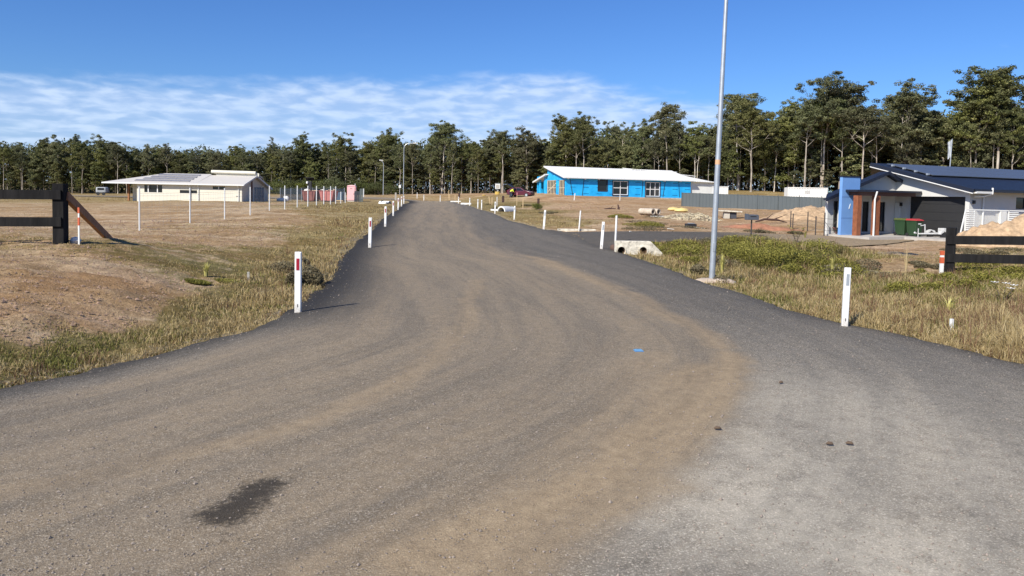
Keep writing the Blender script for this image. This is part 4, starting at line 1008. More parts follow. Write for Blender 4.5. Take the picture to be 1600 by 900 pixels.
# brace leaning down to the right
f = G(176, 372.5)
MB().bar((.10, .05, zat(105, 306, pl.y) - pl.z), (f.x - pl.x, f.y - pl.y - .1, f.z - pl.z - .06), .10, .20).build('brace', M_RUST, rl, bevel=.006)['label'] = 'rusty brown timber brace'
pr_ = G(1483, 429.5)
d_ = Vector((W(1700, 400, pr_.y - 2.2)[0] - pr_.x, -2.2, 0))
rr2 = rail_fence(pr_, (d_.x * 1.5, d_.y * 1.2), 'dark timber rail fence with two broad rails in front of the dirt mound', zat(1487, 355.5, pr_.y) - pr_.z, .25, ((zat(1487, 375, pr_.y) - pr_.z, .25), (zat(1487, 403, pr_.y) - pr_.z, .25)), (.45, .9))
MB().box(.26, .34, .52, .11, .11, 1.25).build('post', M_BLACKT, rr2, bevel=.006)
# survey pegs with painted bands
def peg(px, py, h, label, w=.05):
    b = G(px, py); root = empty('survey_peg', b)
    MB().box(0, 0, h / 2 - .1, w, w * .6, h + .2).build('shaft', M_WPAINT, root, bevel=.002)
    for z, hh in ((h - .06, .13), (h * .62, .18)): MB().box(0, 0, z, w + .006, w * .6 + .006, hh).build('band', M_ORANGE, root)
    return tag(root, label, 'survey peg')
peg(123.5, 381, .82, 'thin white survey peg with orange bands under the brown brace', .035)
peg(1470.5, 430, .72, 'white survey peg with two orange red bands beside the right rail fence', .10)
b = G(118, 380)
mb = MB(); mb.lathe([(.0, 0), (.10, .0), (.12, .06), (.08, .13), (.0, .15)], 10); o = mb.build('rubbish', M_WHITE, smooth=True); o.location = b; tag(o, 'small crumpled white scrap at the foot of the left survey peg', 'litter')

# ------------------------------------------------------------------ wire fence on the left
FP = [(218,360.5),(297,349.5),(351,342),(391,335.5),(421,329.5),(445,326.5),(464.5,324),(481,322.3),(494.5,321),(506,320.3),(516.5,319.5),(524.5,318.8),(532.5,317.8),(539.5,317)]
root = None; pos = []
for k, (px, py) in enumerate(FP):
    b = G(px, py); pos.append(b)
pos = [pos[0] + (pos[0] - pos[1]) * 1.0] + pos
pos[0].z = z1(pos[0].x, pos[0].y)
for k in range(len(pos)): pos[k].z = z1(pos[k].x, pos[k].y)
root = empty('wire_fence', pos[1])
M_PICK = mat('white_capped_picket', (.70, .71, .70), .5, metal=.1)
M_WIRE = mat('fence_wire', (.20, .22, .24), .6, metal=.4)
for k, p in enumerate(pos):
    q = p - pos[1]; r_ = .021 + .0003 * p.y; hp_ = 1.72 - .006 * max(0, p.y - 30)
    if k: MB().tube([q + Vector((0, 0, -.2)), q + Vector((0, 0, hp_))], r_, 8).build('post', M_PICK, root)
mb = MB()
for a, c in zip(pos[1:-1], pos[2:]):
    a = a - pos[1]; c = c - pos[1]
    for hz in (.12, .38, .64, .90, 1.14, 1.36, 1.46):
        m_ = (a + c) / 2; mb.tube([a + Vector((0, 0, hz)), m_ + Vector((0, 0, hz - .015)), c + Vector((0, 0, hz))], .0035 if hz < 1.6 else .006, 3, cap=False)
    nv = 14
    for j in range(1, nv):
        q = a.lerp(c, j / nv); mb.tube([q + Vector((0, 0, .12)), q + Vector((0, 0, 1.46))], .002, 3, cap=False)
mb.build('wire_mesh', M_WIRE, root)
tag(root, 'wire mesh fence on slim white posts running back along the left paddock', 'wire fence')
# dark shade cloth fence far behind, between the house and the toilet
a = at(438, 113); c = at(538, 113); root = empty('mesh_panel_fence', a)
mdk = bpy.data.materials.new('dark_shade_cloth'); mdk.use_nodes = True; t = mdk.node_tree; t.nodes['Principled BSDF'].inputs['Base Color'].default_value = (.025, .04, .06, 1); t.nodes['Principled BSDF'].inputs['Roughness'].default_value = .9
trn = N(t, 'ShaderNodeBsdfTransparent'); mx = N(t, 'ShaderNodeMixShader'); mx.inputs[0].default_value = .55; L(t, trn.outputs[0], mx.inputs[1]); L(t, t.nodes['Principled BSDF'].outputs[0], mx.inputs[2]); L(t, mx.outputs[0], t.nodes['Material Output'].inputs[0])
v = c - a; nP = 6
for k in range(nP):
    p0 = v * (k / nP); p1 = v * ((k + .97) / nP); m_ = (p0 + p1) / 2; m_.z = z1(a.x + m_.x, a.y + m_.y) - a.z
    o = MB().box(m_.x, m_.y, .95 + m_.z, (p1 - p0).length, .02, 1.7, rz=math.atan2(v.y, v.x)).build('mesh_panel', mdk, root)
for k in range(nP + 1):
    p0 = v * (k / nP); z = z1(a.x + p0.x, a.y + p0.y) - a.z
    MB().tube([(p0.x, p0.y - .04, z - .1), (p0.x, p0.y - .04, z + 1.9)], .045, 6).build('post', M_GALV, root)
tag(root, 'dark mesh site fence behind the skip bins', 'site fence')

# ------------------------------------------------------------------ skip bins, toilet and site things
def skip(px, Y, w, col, label, seed):
    b = at(px, Y); root = empty('skip_bin', b, -.15); g = random.Random(seed)
    M = mat('faded_red_steel', col, .7, var=.2, scale=1.5, dirt=(.28, .16, .12, .5))
    L2 = w / 2; mb = MB(); h = 1.5; D = .9; t_ = .06; o_ = .28
    A = [(-L2 + o_, -D, .15), (L2 - o_, -D, .15), (L2 - o_, D, .15), (-L2 + o_, D, .15)]; B = [(-L2, -D, h), (L2, -D, h), (L2, D, h), (-L2, D, h)]
    mb.add(A + B, [(3, 2, 1, 0)] + [(i, (i + 1) % 4, (i + 1) % 4 + 4, i + 4) for i in range(4)])
    mb.build('body', M, root)
    mb = MB()
    for (x0, y0, x1, y1) in ((-L2, -D, L2, -D), (L2, -D, L2, D), (L2, D, -L2, D), (-L2, D, -L2, -D)): mb.bar((x0, y0, h), (x1, y1, h), .1, .1)
    mb.build('rim', M, root)
    mb = MB()
    for x in (-w * .28, 0, w * .28): mb.bar((x, -D - .03, .2), (x, -D - .03, h - .06), .08, .05)
    mb.build('side_rib', M, root)
    MB().bb(-L2 + .3, L2 - .3, -D + .1, D - .1, .03, .149).build('skid', M_STEEL, root)
    return tag(root, label, 'skip bin'), b
s1, b1 = skip(486, 108, 2.0, (.17, .055, .050), 'darker maroon skip bin beside the black camera tower', 1)
s2, b2_ = skip(513.5, 107, 2.1, (.40, .13, .12), 'faded red skip bin nearer the pink toilet', 2)
for bb_, nm in ((b1, 'maroon'), (b2_, 'red')):
    g = random.Random(len(nm))
    for k in range(4):
        mb = MB(); mb.box(0, 0, .05, g.uniform(.35, .7), g.uniform(.3, .6), .05, rz=g.uniform(0, 3), rx=g.uniform(-.5, .5), ry=g.uniform(-.6, .6)); mb.box(.05, .02, .09, g.uniform(.2, .4), .3, .04, rz=1, ry=.3)
        o = mb.build('cardboard_scrap', mat('scrap_%d' % k, random.Random(k).choice(((.62, .45, .30), (.75, .72, .66), (.58, .40, .30))), .8)); o.location = bb_ + Vector((-.75 + k * .5, g.uniform(-.4, .3), 1.42 + g.uniform(0, .18)))
        tag(o, 'scrap of packaging heaped on top of the %s skip bin' % nm, 'scrap', 'scraps on the %s skip bin' % nm)
b = at(549.5, 109); root = empty('portable_toilet', b, .08)
MP = mat('pink_plastic', (.80, .42, .42), .5, var=.05); MPd = mat('pink_plastic_door', (.84, .47, .47), .5); MPr = mat('pink_roof', (.86, .52, .52), .5)
MB().bb(-.60, .60, -.60, .60, .12, 2.12).build('cabin', MP, root, bevel=.03)
MB().bb(-.46, .46, -.645, -.603, .2, 2.0).build('door', MPd, root, bevel=.01)
mb = MB(); mb.prism([(-.63, -.65, 2.123), (.63, -.65, 2.123), (.50, -.65, 2.28), (0, -.65, 2.34), (-.50, -.65, 2.28)], (0, 1.3, 0)); mb.build('roof', MPr, root, bevel=.015)
MB().bb(-.55, .55, -.55, .55, .0, .118).build('skid', M_WPAINT, root)
d2 = root.children[1]; MB().bb(-.16, .16, -.655, -.647, 1.78, 1.84).build('sign_strip', M_STEEL, d2); MB().bb(.32, .38, -.665, -.647, .95, 1.15).build('latch', M_STEEL, d2)
MB().tube([(.4, .4, 2.2), (.4, .4, 2.55)], .04, 6).build('vent_pipe', M_WPAINT, root)
tag(root, 'pink portable toilet standing at the end of the wire fence', 'portable toilet')
# dark pallets and sheets beside toilet
b = at(560.5, 106)
def lean_sheet(dx, w, h, M, label, name='board', lean=.15, rz=.3):
    root = empty(name, b + Vector((dx, 0, 0)), rz)
    for k in range(4): MB().box(-w / 2 + (k + .5) * w / 4, 0, h / 2, w / 4 - .03, .04, h, rx=lean).build('slat', M, root)
    for z in (.2, .8): MB().box(0, .05, h * z, w, .05, .1, rx=lean).build('cross_rail', M, root)
    return tag(root, label, 'pallet')
lean_sheet(-.2, .9, 1.5, mat('dark_pallet', (.07, .075, .09), .8), 'dark upright pallet leaning beside the pink toilet', 'pallet')
lean_sheet(.35, .5, 1.85, mat('grey_pallet', (.16, .19, .19), .8), 'taller narrow grey pallet right of the dark one by the toilet', 'pallet')
# camera tower
b = at(484, 111.5); root = empty('camera_tower', b)
MB().bb(-.5, .5, -.4, .4, .0, .5).build('base', M_BLACK, root, bevel=.03); MB().bb(-.28, .28, -.25, .25, .5, 2.9).build('mast', M_BLACK, root, bevel=.02)
MB().box(0, 0, 3.25, 1.2, .06, .7, rx=.9, rz=.2).build('solar_panel', M_BLACK, root)
MB().lathe([(.0, 2.5), (.14, 2.55), (.18, 2.7), (.14, 2.85), (0, 2.9)], 10, (-.32, -.28, 0)).build('camera_head', M_WPAINT, root, smooth=True)
MB().tube([(-.3, 0, 2.9), (-.75, 0, 3.55)], .05, 6).build('light_arm', M_BLACK, root)
tag(root, 'black solar camera tower with a white camera behind the maroon skip bin', 'camera tower')
# white bulk bags
for k, (px, Y, w, h, lab) in enumerate(((440,109,1.4,.45,'flat white sandbag pile left of the skip bins'),(447,110,.9,.75,'upright white bulk bag beside the flat white pile'))):
    b = at(px, Y); mb = MB(); g = random.Random(k); n = 14
    mb.lathe([(w * .45, 0), (w * .52, h * .3), (w * .48, h * .75), (w * .3, h * .98), (.01, h)], n); mb.v = [(x * (1 + g.uniform(-.06, .06)), y * .8, z * (1 + g.uniform(-.05, .05))) for x, y, z in mb.v]
    o = mb.build('bulk_bag', M_WPAINT, smooth=True); o.location = b; tag(o, lab, 'bag')
# dark blue tarp covered stack between red bin and toilet
b = at(526.5, 111); root = empty('material_stack', b); MB().bb(-.9, .9, -.5, .5, .12, 1.25).build('stack', mat('blue_tarp', (.05, .10, .16), .6, var=.3), root, bevel=.06); MB().bb(-.95, .95, -.5, .5, 0, .119).build('pallet_base', M_TIMB, root)
tag(root, 'blue wrapped material stack between the red skip bin and the pink toilet', 'material stack')

# ------------------------------------------------------------------ culverts
def headwall(p, rz, w, h, holes, label, M, sx=1.0, slope=.55):
    root = empty('culvert_headwall', p, rz)
    d = .22
    wall = [(-w / 2, 0, -.15), (w / 2 + slope, 0, -.15), (w / 2 + slope, 0, .08), (w / 2, 0, h), (-w / 2, 0, h)]
    o = MB().prism(wall, (0, d, 0)).build('wall', M, root, bevel=.02)
    for hx, r_ in holes:
        # pipe ends: ring and recess built as real tubes poking out of the wall face
        mb = MB(); n = 20; out = []; 
        prof = [(r_ + .035, -.03), (r_ + .035, .0), (r_ , -.03)]
        vs = []
        for rr, yy in ((r_ + .04, .002), (r_ + .04, -.03), (r_, -.03), (r_, .0)):
            for k in range(n): a = 6.283 * k / n; vs.append((hx + rr * math.cos(a), yy, r_ + .03 + rr * math.sin(a)))
        mb.add(vs, [(q * n + k, q * n + (k + 1) % n, (q + 1) * n + (k + 1) % n, (q + 1) * n + k) for q in range(3) for k in range(n)])
        mb.build('pipe_end', M, root, smooth=True)
        cut = MB().tube([(hx, -.06, r_ + .03), (hx, d + .8, r_ + .03)], r_, 20).build('cutter', M, root); 
        bo = o.modifiers.new('hole', 'BOOLEAN'); bo.object = cut; bo.operation = 'DIFFERENCE'; bo.solver = 'EXACT'
        dg = bpy.context.evaluated_depsgraph_get(); nm_ = bpy.data.meshes.new_from_object(o.evaluated_get(dg)); o.modifiers.clear(); o.data = nm_; bpy.data.objects.remove(cut)
        mb = MB(); vs = []
        for yy in (.0, 1.2):
            for k in range(n): a = 6.283 * k / n; vs.append((hx + (r_ - .001) * math.cos(a), yy, r_ + .03 + (r_ - .001) * math.sin(a)))
        mb.add(vs, [(k, k + n, (k + 1) % n + n, (k + 1) % n) for k in range(n)] + [tuple(range(n, 2 * n))]); mb.build('pipe_bore', mat('rusty_bore', (.13, .075, .05), .9), root)
    return tag(root, label, 'culvert headwall')
p = G(989, 398); p.z -= .02
hw = headwall(p, .10, 1.25, .50, ((-.42, .135), (.36, .135)), 'pale stained concrete headwall with two round pipe holes under the side drive', M_CONCD, slope=.45)
# white precast culvert end across the road
def flared_end(px, py, w, h, ln, rz, label):
    b = G(px, py); root = empty('culvert_end', b, rz); n = 12; vs = []; 
    for j, (y, s) in enumerate(((0, 1.0), (ln * .5, 1.0), (ln, .92))):
        for k in range(n + 1): a = math.pi * k / n; vs.append((w / 2 * s * math.cos(a), y, h * s * math.sin(a)))
    m2 = len(vs)
    for j, (y, s) in enumerate(((0, .8), (ln * .5, .8), (ln * .9, .75))):
        for k in range(n + 1): a = math.pi * k / n; vs.append((w / 2 * s * math.cos(a), y, h * s * math.sin(a) - .02))
    q = n + 1; fs = [(j * q + k, j * q + k + 1, (j + 1) * q + k + 1, (j + 1) * q + k) for j in range(2) for k in range(n)]
    fs += [(m2 + j * q + k, m2 + (j + 1) * q + k, m2 + (j + 1) * q + k + 1, m2 + j * q + k + 1) for j in range(2) for k in range(n)]
    fs += [(k, m2 + k, m2 + k + 1, k + 1) for k in range(n)]
    o = MB().add(vs, fs).build('shell', M_WPAINT, root, smooth=True)
    MB().box(-w * .85, .1, .12, w * .9, .25, .16).build('apron', M_WPAINT, root, bevel=.03)
    MB().tube([(0, ln * .7, h * .3), (0, ln * .8, h * .3)], w * .36, 14).build('pipe_bore', M_DARK, root)  # solid dark disc stands in for shade in the mouth
    return tag(root, label, 'culvert end')
flared_end(783, 330.5, .95, .5, 1.8, -.62, 'white culvert end with a dark round mouth on the right verge')
flared_end(609, 318.5, .9, .34, 1.3, 1.3, 'low white culvert end in the dry grass beside the left road edge')
def slab(px, py, w, d, h, rz, label, M=None):
    b = G(px, py); root = empty('concrete_slab', b, rz); MB().box(0, 0, h / 2 - .03, w, d, h + .06).build('slab', M or M_WPAINT, root, bevel=.015); 
    MB().box(0, -d * .3, h + .0, w * .96, d * .1, .03).build('lip', M or M_WPAINT, root)
    return tag(root, label, 'slab')
slab(901, 361, 1.9, .35, .10, .1, 'long low white concrete headwall top on the far side of the side drive', M_CONCD)
slab(712, 315.5, 1.6, .3, .14, .05, 'thin white slab left of the guide post before the far bollard')
slab(728, 319.7, 1.4, .4, .22, .05, 'thin white slab left of the fourth last guide post on the right')

# ------------------------------------------------------------------ things on the dirt lot
b = G(1018, 337.5)
MPIPE = mat('old_concrete_pipe', (.50, .43, .34), .9, var=.2, scale=4, bump=.3, dirt=(.25, .18, .13, .6))
def cpipe(off, label):
    root = empty('concrete_pipe', b + Vector(off), 0)
    n = 20; vs = []; R1, R2 = .27, .19; ax = Vector((-.62, .80, 0)).normalized(); sd = Vector((ax.y, -ax.x, 0)); Ln = 1.5
    for rr, s in ((R1, 0), (R1, .9), (R1 + .03, .9), (R1 + .03, 1.0), (R1, 1.0), (R1, Ln), (R2, Ln), (R2, 0)):
        for k in range(n): a = 6.283 * k / n; q = ax * s + sd * (rr * math.cos(a)); vs.append((q.x, q.y, R1 + .10 + rr * math.sin(a)))
    fs = [(j * n + k, (j + 1) % 8 * n + k, (j + 1) % 8 * n + (k + 1) % n, j * n + (k + 1) % n) for j in range(8) for k in range(n)]
    MB().add(vs, fs).build('pipe', MPIPE, root, smooth=True)
    MB().tube([tuple(ax * .25 + Vector((0, 0, R1 + .1))), tuple(ax * .3 + Vector((0, 0, R1 + .1)))], .186, 14).build('bore_shade', M_DARK, root)  # dark disc added as the shade inside the hollow pipe
    for s in (.3, 1.2):
        q = ax * s; MB().box(q.x, q.y, .05, .6, .1, .1, rz=math.atan2(sd.y, sd.x)).build('chock', M_WOODD, root)
    return tag(root, label, 'concrete pipe')
cpipe((.15, 0, 0), 'left one of two short concrete pipes lying side by side on the dirt lot')
cpipe((.68, .3, 0), 'right one of two short concrete pipes lying on the dirt lot')
o = MB().box(0, 0, 0, 1.2, .5, .06).build('plank', M_WPAINT); o.location = G(1028, 339.5) + Vector((0, 0, .08)); tag(o, 'pale plank lying in front of the concrete pipes', 'plank')
# rubble heap
def heap(px, py, w, d, h, M, label, name, seed, rock=None, nrock=0, Mr=None):
    c = G(px, py); g = np.random.default_rng(seed); n = 60
    u = np.linspace(-1, 1, n); XX, YY = np.meshgrid(u * w / 2, u * d / 2); rr = np.sqrt((XX / (w / 2)) ** 2 + (YY / (d / 2)) ** 2)
    wob = fbm(XX.ravel() * 1.2 + seed * 5, YY.ravel() * 1.2 + 7, 4, seed).reshape(n, n)
    Hh = h * np.clip(1 - rr ** 1.6, 0, 1) * (.6 + .8 * wob); fine = (fbm(XX.ravel() * 5 + 3, YY.ravel() * 5, 4, seed + 3).reshape(n, n) - .5) * .18 * min(h, 1)
    Z = zt((XX + c.x).ravel(), (YY + c.y).ravel()).reshape(n, n) - c.z + Hh + fine * (rr < 1) - .12
    k = np.arange(n * n).reshape(n, n); F = np.stack([k[:-1, :-1], k[:-1, 1:], k[1:, 1:], k[1:, :-1]], -1).reshape(-1, 4)
    me = np_mesh(name, np.stack([XX.ravel(), YY.ravel(), Z.ravel()], 1), F, M, smooth=True)
    o = link(bpy.data.objects.new(name, me)); o.location = c
    for q in ('grass', 'green', 'red'): set_attr(me, q, np.zeros(n * n) + {'red': .35}.get(q, .0))
    tag(o, label, name.replace('_', ' '))
    if nrock:
        mb = MB(); g2 = random.Random(seed)
        for _ in range(nrock):
            a = g2.uniform(0, 6.28); q = math.sqrt(g2.random()); x = q * math.cos(a) * w * .52; y = q * math.sin(a) * d * .52
            ix = min(n - 1, max(0, int((x / w + .5) * n))); iy = min(n - 1, max(0, int((y / d + .5) * n))); s = g2.uniform(.06, .2)
            mb.box(x, y, float(Z[iy, ix]) + s * .3, s * g2.uniform(.7, 1.6), s, s * g2.uniform(.5, 1), rz=g2.uniform(0, 3), rx=g2.uniform(-.5, .5), ry=g2.uniform(-.5, .5))
        r2 = mb.build('rubble', Mr); r2.parent = o; r2['kind'] = 'stuff'
    return o
M_SAND = mat('sandy_fill', (.43, .30, .18), .95, var=.35, scale=4.5, bump=1.0, bscale=7, dirt=(.26, .16, .09, .7))
M_RUB = mat('rubble_soil', (.24, .185, .12), .95, var=.35, scale=5, bump=.6, bscale=15)
heap(1078, 343, 5.2, 4.0, .55, M_RUB, 'low heap of rubble and clods on the dirt lot right of the concrete pipes', 'rubble_heap', 5, 1, 420, mat('rubble_stone', (.40, .34, .23), .9, var=.4, scale=2))
heap(1262, 338, 8.5, 5, .95, M_SAND, 'sandy mound against the right part of the charcoal fence', 'sand_mound', 8)
mound = heap(1586, 384, 7.2, 3.4, 1.62, M_SAND, 'big sandy dirt mound in front of the white slatted fence at the right', 'dirt_mound', 14)
heap(1190, 358, 7, 2.2, .40, mat('red_clay', (.33, .15, .085), .95, var=.3, scale=3, bump=.6, bscale=12), 'low red clay ridge behind the letterbox', 'clay_ridge', 19)
heap(1395, 398, 3.2, 1.4, .25, M_RUB, 'small weedy spoil heap left of the big dirt mound', 'spoil_heap', 23)
for k, (px, py, s, lab) in enumerate(((1052,329.5,.5,'left one of two yellow bags behind the rubble heap'),(1064,331.5,.55,'right one of two yellow bags behind the rubble heap'))):
    c = G(px, py); g = random.Random(k + 3); mb = MB(); mb.lathe([(s * .7, 0), (s, s * .25), (s * .85, s * .6), (.02, s * .78)], 14); mb.v = [(x * (1.2 + g.uniform(-.1, .1)), y, z * (1 + g.uniform(-.1, .1))) for x, y, z in mb.v]
    o = mb.build('sand_bag', mat('yellow_bag', (.66, .52, .20), .7, var=.1), smooth=True); o.location = c; tag(o, lab, 'bag')
for k, (px, py, s, lab) in enumerate(((777,304.5,.32,'left yellow plastic pipe coil on the dirt bank near the worker'),(756,306,.35,'small pale yellow sand bag on the far dirt bank'))):
    c = G(px, py); mb = MB()
    if k == 0:
        for q in range(3): mb.tube([(s * math.cos(6.283 * j / 16), s * .5 * math.sin(6.283 * j / 16), .12 + q * .16) for j in range(17)], .09, 6, cap=False)
    else: mb.lathe([(s * .7, 0), (s, s * .25), (s * .8, s * .5), (.02, s * .6)], 12)
    o = mb.build('pipe_coil' if k == 0 else 'sand_bag', mat('yellow_coil', (.60, .42, .10), .7), smooth=True); o.location = c; tag(o, lab, 'pipe coil' if k == 0 else 'bag')
# slab on a block that reads as a rough table
b = G(1140, 341.5); root = empty('slab_table', b, -.1)
MB().box(.0, 0, .62, 1.9, 1.0, .10, ry=.03).build('top', M_CONCD, root, bevel=.03); MB().box(-.28, 0, .28, .5, .6, .57).build('block', M_CONC, root, bevel=.02); MB().box(.28, .05, .27, .5, .6, .55).build('block', mat('dark_block', (.05, .055, .07), .8), root, bevel=.02)
tag(root, 'flat pale slab resting on two blocks behind the light pole', 'slab table')
# letterbox
b = G(1173.5, 370); root = empty('letterbox', b, .15); zb = zat(1174, 343.5, b.y) - b.z
MB().box(0, 0, zb / 2 - .1, .05, .05, zb + .2).build('post', M_STEEL, root)
mb = MB(); mb.prism([(-.29, -.17, zb), (.29, -.17, zb), (.29, -.17, zb + .22), (.22, -.17, zb + .26), (-.20, -.17, zb + .26), (-.29, -.17, zb + .30)], (0, .34, 0)); mb.build('box', mat('charcoal_box', (.085, .095, .115), .5), root, bevel=.01)
MB().box(0, -.178, zb + .17, .3, .012, .03).build('slot', M_DARK, root); tag(root, 'charcoal letterbox on a thin steel post beside the side drive', 'letterbox')
# black broken plastic thing on the clay
b = G(1079, 356); root = empty('car_battery_case', b, .2); root.name = 'plastic_crate'
MB().box(0, 0, .12, .62, .36, .24).build('body', M_BLACK, root, bevel=.03); MB().box(.02, .0, .262, .34, .26, .04).build('lid', mat('grey_plastic', (.25, .26, .28), .6), root, bevel=.01); MB().box(0, -.19, .1, .5, .02, .05).build('handle', M_STEEL, root)
tag(root, 'black plastic crate lying on the clay in front of the rubble heap', 'crate')
# litter bits on the lot
for k, (px, py, w, lab) in enumerate(((1048,358.5,.35,'white scrap of paper on the clay left of the black crate'),(1094,357,.5,'pale offcut right of the black crate'),(985,362.5,.12,'tiny white scrap on the far edge of the side drive'))):
    o = MB().box(0, 0, .03, w, w * .4, .03, rz=.4 * k, ry=.1).build('litter', M_WPAINT); o.location = G(px, py); tag(o, lab, 'litter')
# charred stump and branch
b = G(966, 328); root = empty('tree_stump', b); MB().tube([(0, 0, -.1), (.03, 0, .25), (-.05, .02, .55)], [.14, .10, .05], 8).build('stump', M_WOODD, root, smooth=True); MB().tube([(0, 0, .1), (.25, 0, .02)], [.06, .03], 6).build('root', M_WOODD, root)
tag(root, 'charred stump sticking up from the bare dirt lot', 'stump')
b = G(956, 327.5); mb = MB(); mb.tube([(-.8, 0, .05), (-.2, .1, .12), (.4, 0, .1)], [.05, .09, .06], 6); mb.tube([(-.1, .1, .1), (.1, -.1, .4)], [.04, .01], 5); o = mb.build('fallen_branch', M_WOODD, smooth=True); o.location = b; tag(o, 'dark fallen branch lying left of the charred stump', 'branch')
b = G(1203, 349); mb = MB(); mb.tube([(-1.1, 0, .1), (-.4, .1, .3), (.5, 0, .28), (1.3, .1, .1)], [.05, .1, .09, .03], 6); mb.tube([(-.3, .1, .3), (.2, -.1, .75)], [.05, .015], 5); mb.tube([(.3, .1, .3), (1.2, -.1, .7)], [.05, .015], 5); o = mb.build('fallen_branch', M_WOODD, smooth=True); o.location = b; tag(o, 'dark fallen branch on the red clay right of the letterbox', 'branch')
# star picket fence
PK = [(1235,358,1.25),(1238.5,358.5,1.1),(1261.5,361,1.3),(1274,367,1.15),(1287.5,369,1.4)]
pp = [G(a, c) for a, c, h in PK]; root = empty('picket_fence', pp[0])
for q, (a, c, h) in zip(pp, PK): v = q - pp[0]; MB().box(v.x, v.y, v.z + h / 2 - .1, .055, .055, h + .2).build('star_picket', M_STEEL, root)
mb = MB()
for q0, q1 in ((0, 2), (2, 4), (4, -1)):
    a = pp[q0] - pp[0]; c = (pp[q1] - pp[0]) if q1 > 0 else (pp[4] - pp[0] + Vector((1.0, .6, 0)))
    for hz in (.35, .75, 1.05): mb.tube([a + Vector((0, 0, hz)), (a + c) / 2 + Vector((0, 0, hz - .04)), c + Vector((0, 0, hz))], .008, 4, cap=False)
a = pp[4] - pp[0]; mb.tube([a + Vector((0, 0, .9)), a + Vector((.3, 0, .5)), a + Vector((.7, 0, .15)), a + Vector((.35, 0, .55)), a + Vector((.75, 0, .95))], .012, 4)
mb.build('wire', M_STEEL, root); tag(root, 'rusty star pickets strung with wire left of the dark roofed house', 'picket fence')

# charcoal steel fence
A = W(1065, 323, 95); B = W(1300, 331, 84); A = Vector((A[0], 95, z1(A[0], 95))); B = Vector((B[0], 84, z1(B[0], 84))); root = empty('steel_fence', A)
v = B - A; v.z = 0; Ln = v.length; e = v.normalized(); nrm = Vector((e.y, -e.x, 0)); mb = MB(); step = .11; n = int(Ln / step); vs = []
zt0 = zat(1065, 301.6, 95) - A.z; zt1 = zat(1300, 309.8, 84) - A.z
for k in range(n + 1):
    s = k * step; o_ = (.0, .0, .035, .035)[k % 4]; q = e * s + nrm * o_; zt_ = zt0 + (zt1 - zt0) * s / Ln; vs += [(q.x, q.y, -1.5), (q.x, q.y, zt_)]
mb.add(vs, [(2 * k, 2 * k + 2, 2 * k + 3, 2 * k + 1) for k in range(n)])
M_CHAR = mat('charcoal_steel', (.085, .10, .105), .5, var=.05, scale=1)
mb.build('sheet', M_CHAR, root)
MB().bar((0, 0, zt0 + .02), (v.x, v.y, zt1 + .02), .07, .06).build('top_rail', M_CHAR, root)
k = 0
while k * 2.4 < Ln: q = e * (k * 2.4) + nrm * .05; MB().box(q.x, q.y, (zt0 + (zt1 - zt0) * k * 2.4 / Ln) / 2 - .4, .06, .04, (zt0 + 1.0)).build('post', M_CHAR, root); k += 1
tag(root, 'long charcoal corrugated steel fence between the blue house and the dark roofed house', 'fence')
# shipping container
zb = zat(1256, 291.5, 108); c = at(1257, 108); root = empty('shipping_container', Vector((c.x, 108, zb - 2.75)), -.12); h = 2.6; l2 = 2.62; mb = MB(); n = 60; vs = []
for k in range(n + 1):
    x = -l2 + 2 * l2 * k / n; y = -1.22 + (.04 if (k // 2) % 2 else 0); vs += [(x, y, .15), (x, y, h - .12)]
mb.add(vs, [(2 * k, 2 * k + 2, 2 * k + 3, 2 * k + 1) for k in range(n)]); mb.bb(-l2, l2, -1.16, 1.2, .1, h - .02); M_CON = mat('white_container_steel', (.74, .74, .70), .6, var=.05, scale=1, dirt=(.35, .27, .2, .35)); mb.build('body', M_CON, root)
mb = MB()
for z in (.12, h - .04): mb.bb(-l2 - .03, l2 + .03, -1.26, -1.2, z - .06, z + .06)
for x in (-l2, l2): mb.bb(x - .06, x + .06, -1.265, -1.19, .06, h + .02)
mb.build('frame', M_CON, root); MB().bb(-.35, .35, -1.235, -1.225, 1.75, 2.2).build('dark_label', mat('faint_label', (.45, .45, .43), .6), root)
tag(root, 'white shipping container showing above the charcoal fence near the forest', 'shipping container')
# small white tank shed right of blue house
zb = zat(1124, 291.5, 112); c = at(1124, 112); root = empty('shed', Vector((c.x, 112, zb - 2.3)), .05)
MB().bb(-.95, .95, -.8, .8, 0, 2.25).build('wall', M_CON, root); MB().bb(-1.0, 1.0, -.86, .86, 2.253, 2.33).build('roof', M_CON, root); mb = MB(); [mb.bb(x - .02, x + .02, -.83, -.803, .05, 2.2) for x in (-.6, -.2, .2, .6)]; mb.build('rib', M_CON, root)
tag(root, 'small white shed seen right behind the near light pole', 'shed')

# ------------------------------------------------------------------ blue road marker, stones, cones on the road
b = G(997.5, 552); b.z += .03; root = empty('road_marker', b, .1)
mbm = MB(); mbm.prism([(-.055, -.05, 0), (.055, -.05, 0), (.055, .05, 0), (-.055, .05, 0)], (0, 0, .008)); mbm.build('base', mat('blue_marker', (.07, .22, .46), .4), root)
mbm = MB(); mbm.add([(-.05, -.045, .009), (.05, -.045, .009), (.05, .045, .009), (-.05, .045, .009), (-.035, -.018, .022), (.035, -.018, .022), (.035, .018, .022), (-.035, .018, .022)], [(0, 1, 5, 4), (1, 2, 6, 5), (2, 3, 7, 6), (3, 0, 4, 7), (4, 5, 6, 7)]); mbm.build('lens', mat('pale_blue_lens', (.12, .28, .46), .4), root)
tag(root, 'small blue reflective marker stuck to the middle of the road', 'road marker')
M_CONE = mat('dry_gumnut_brown', (.11, .075, .05), .9, var=.3, scale=20)
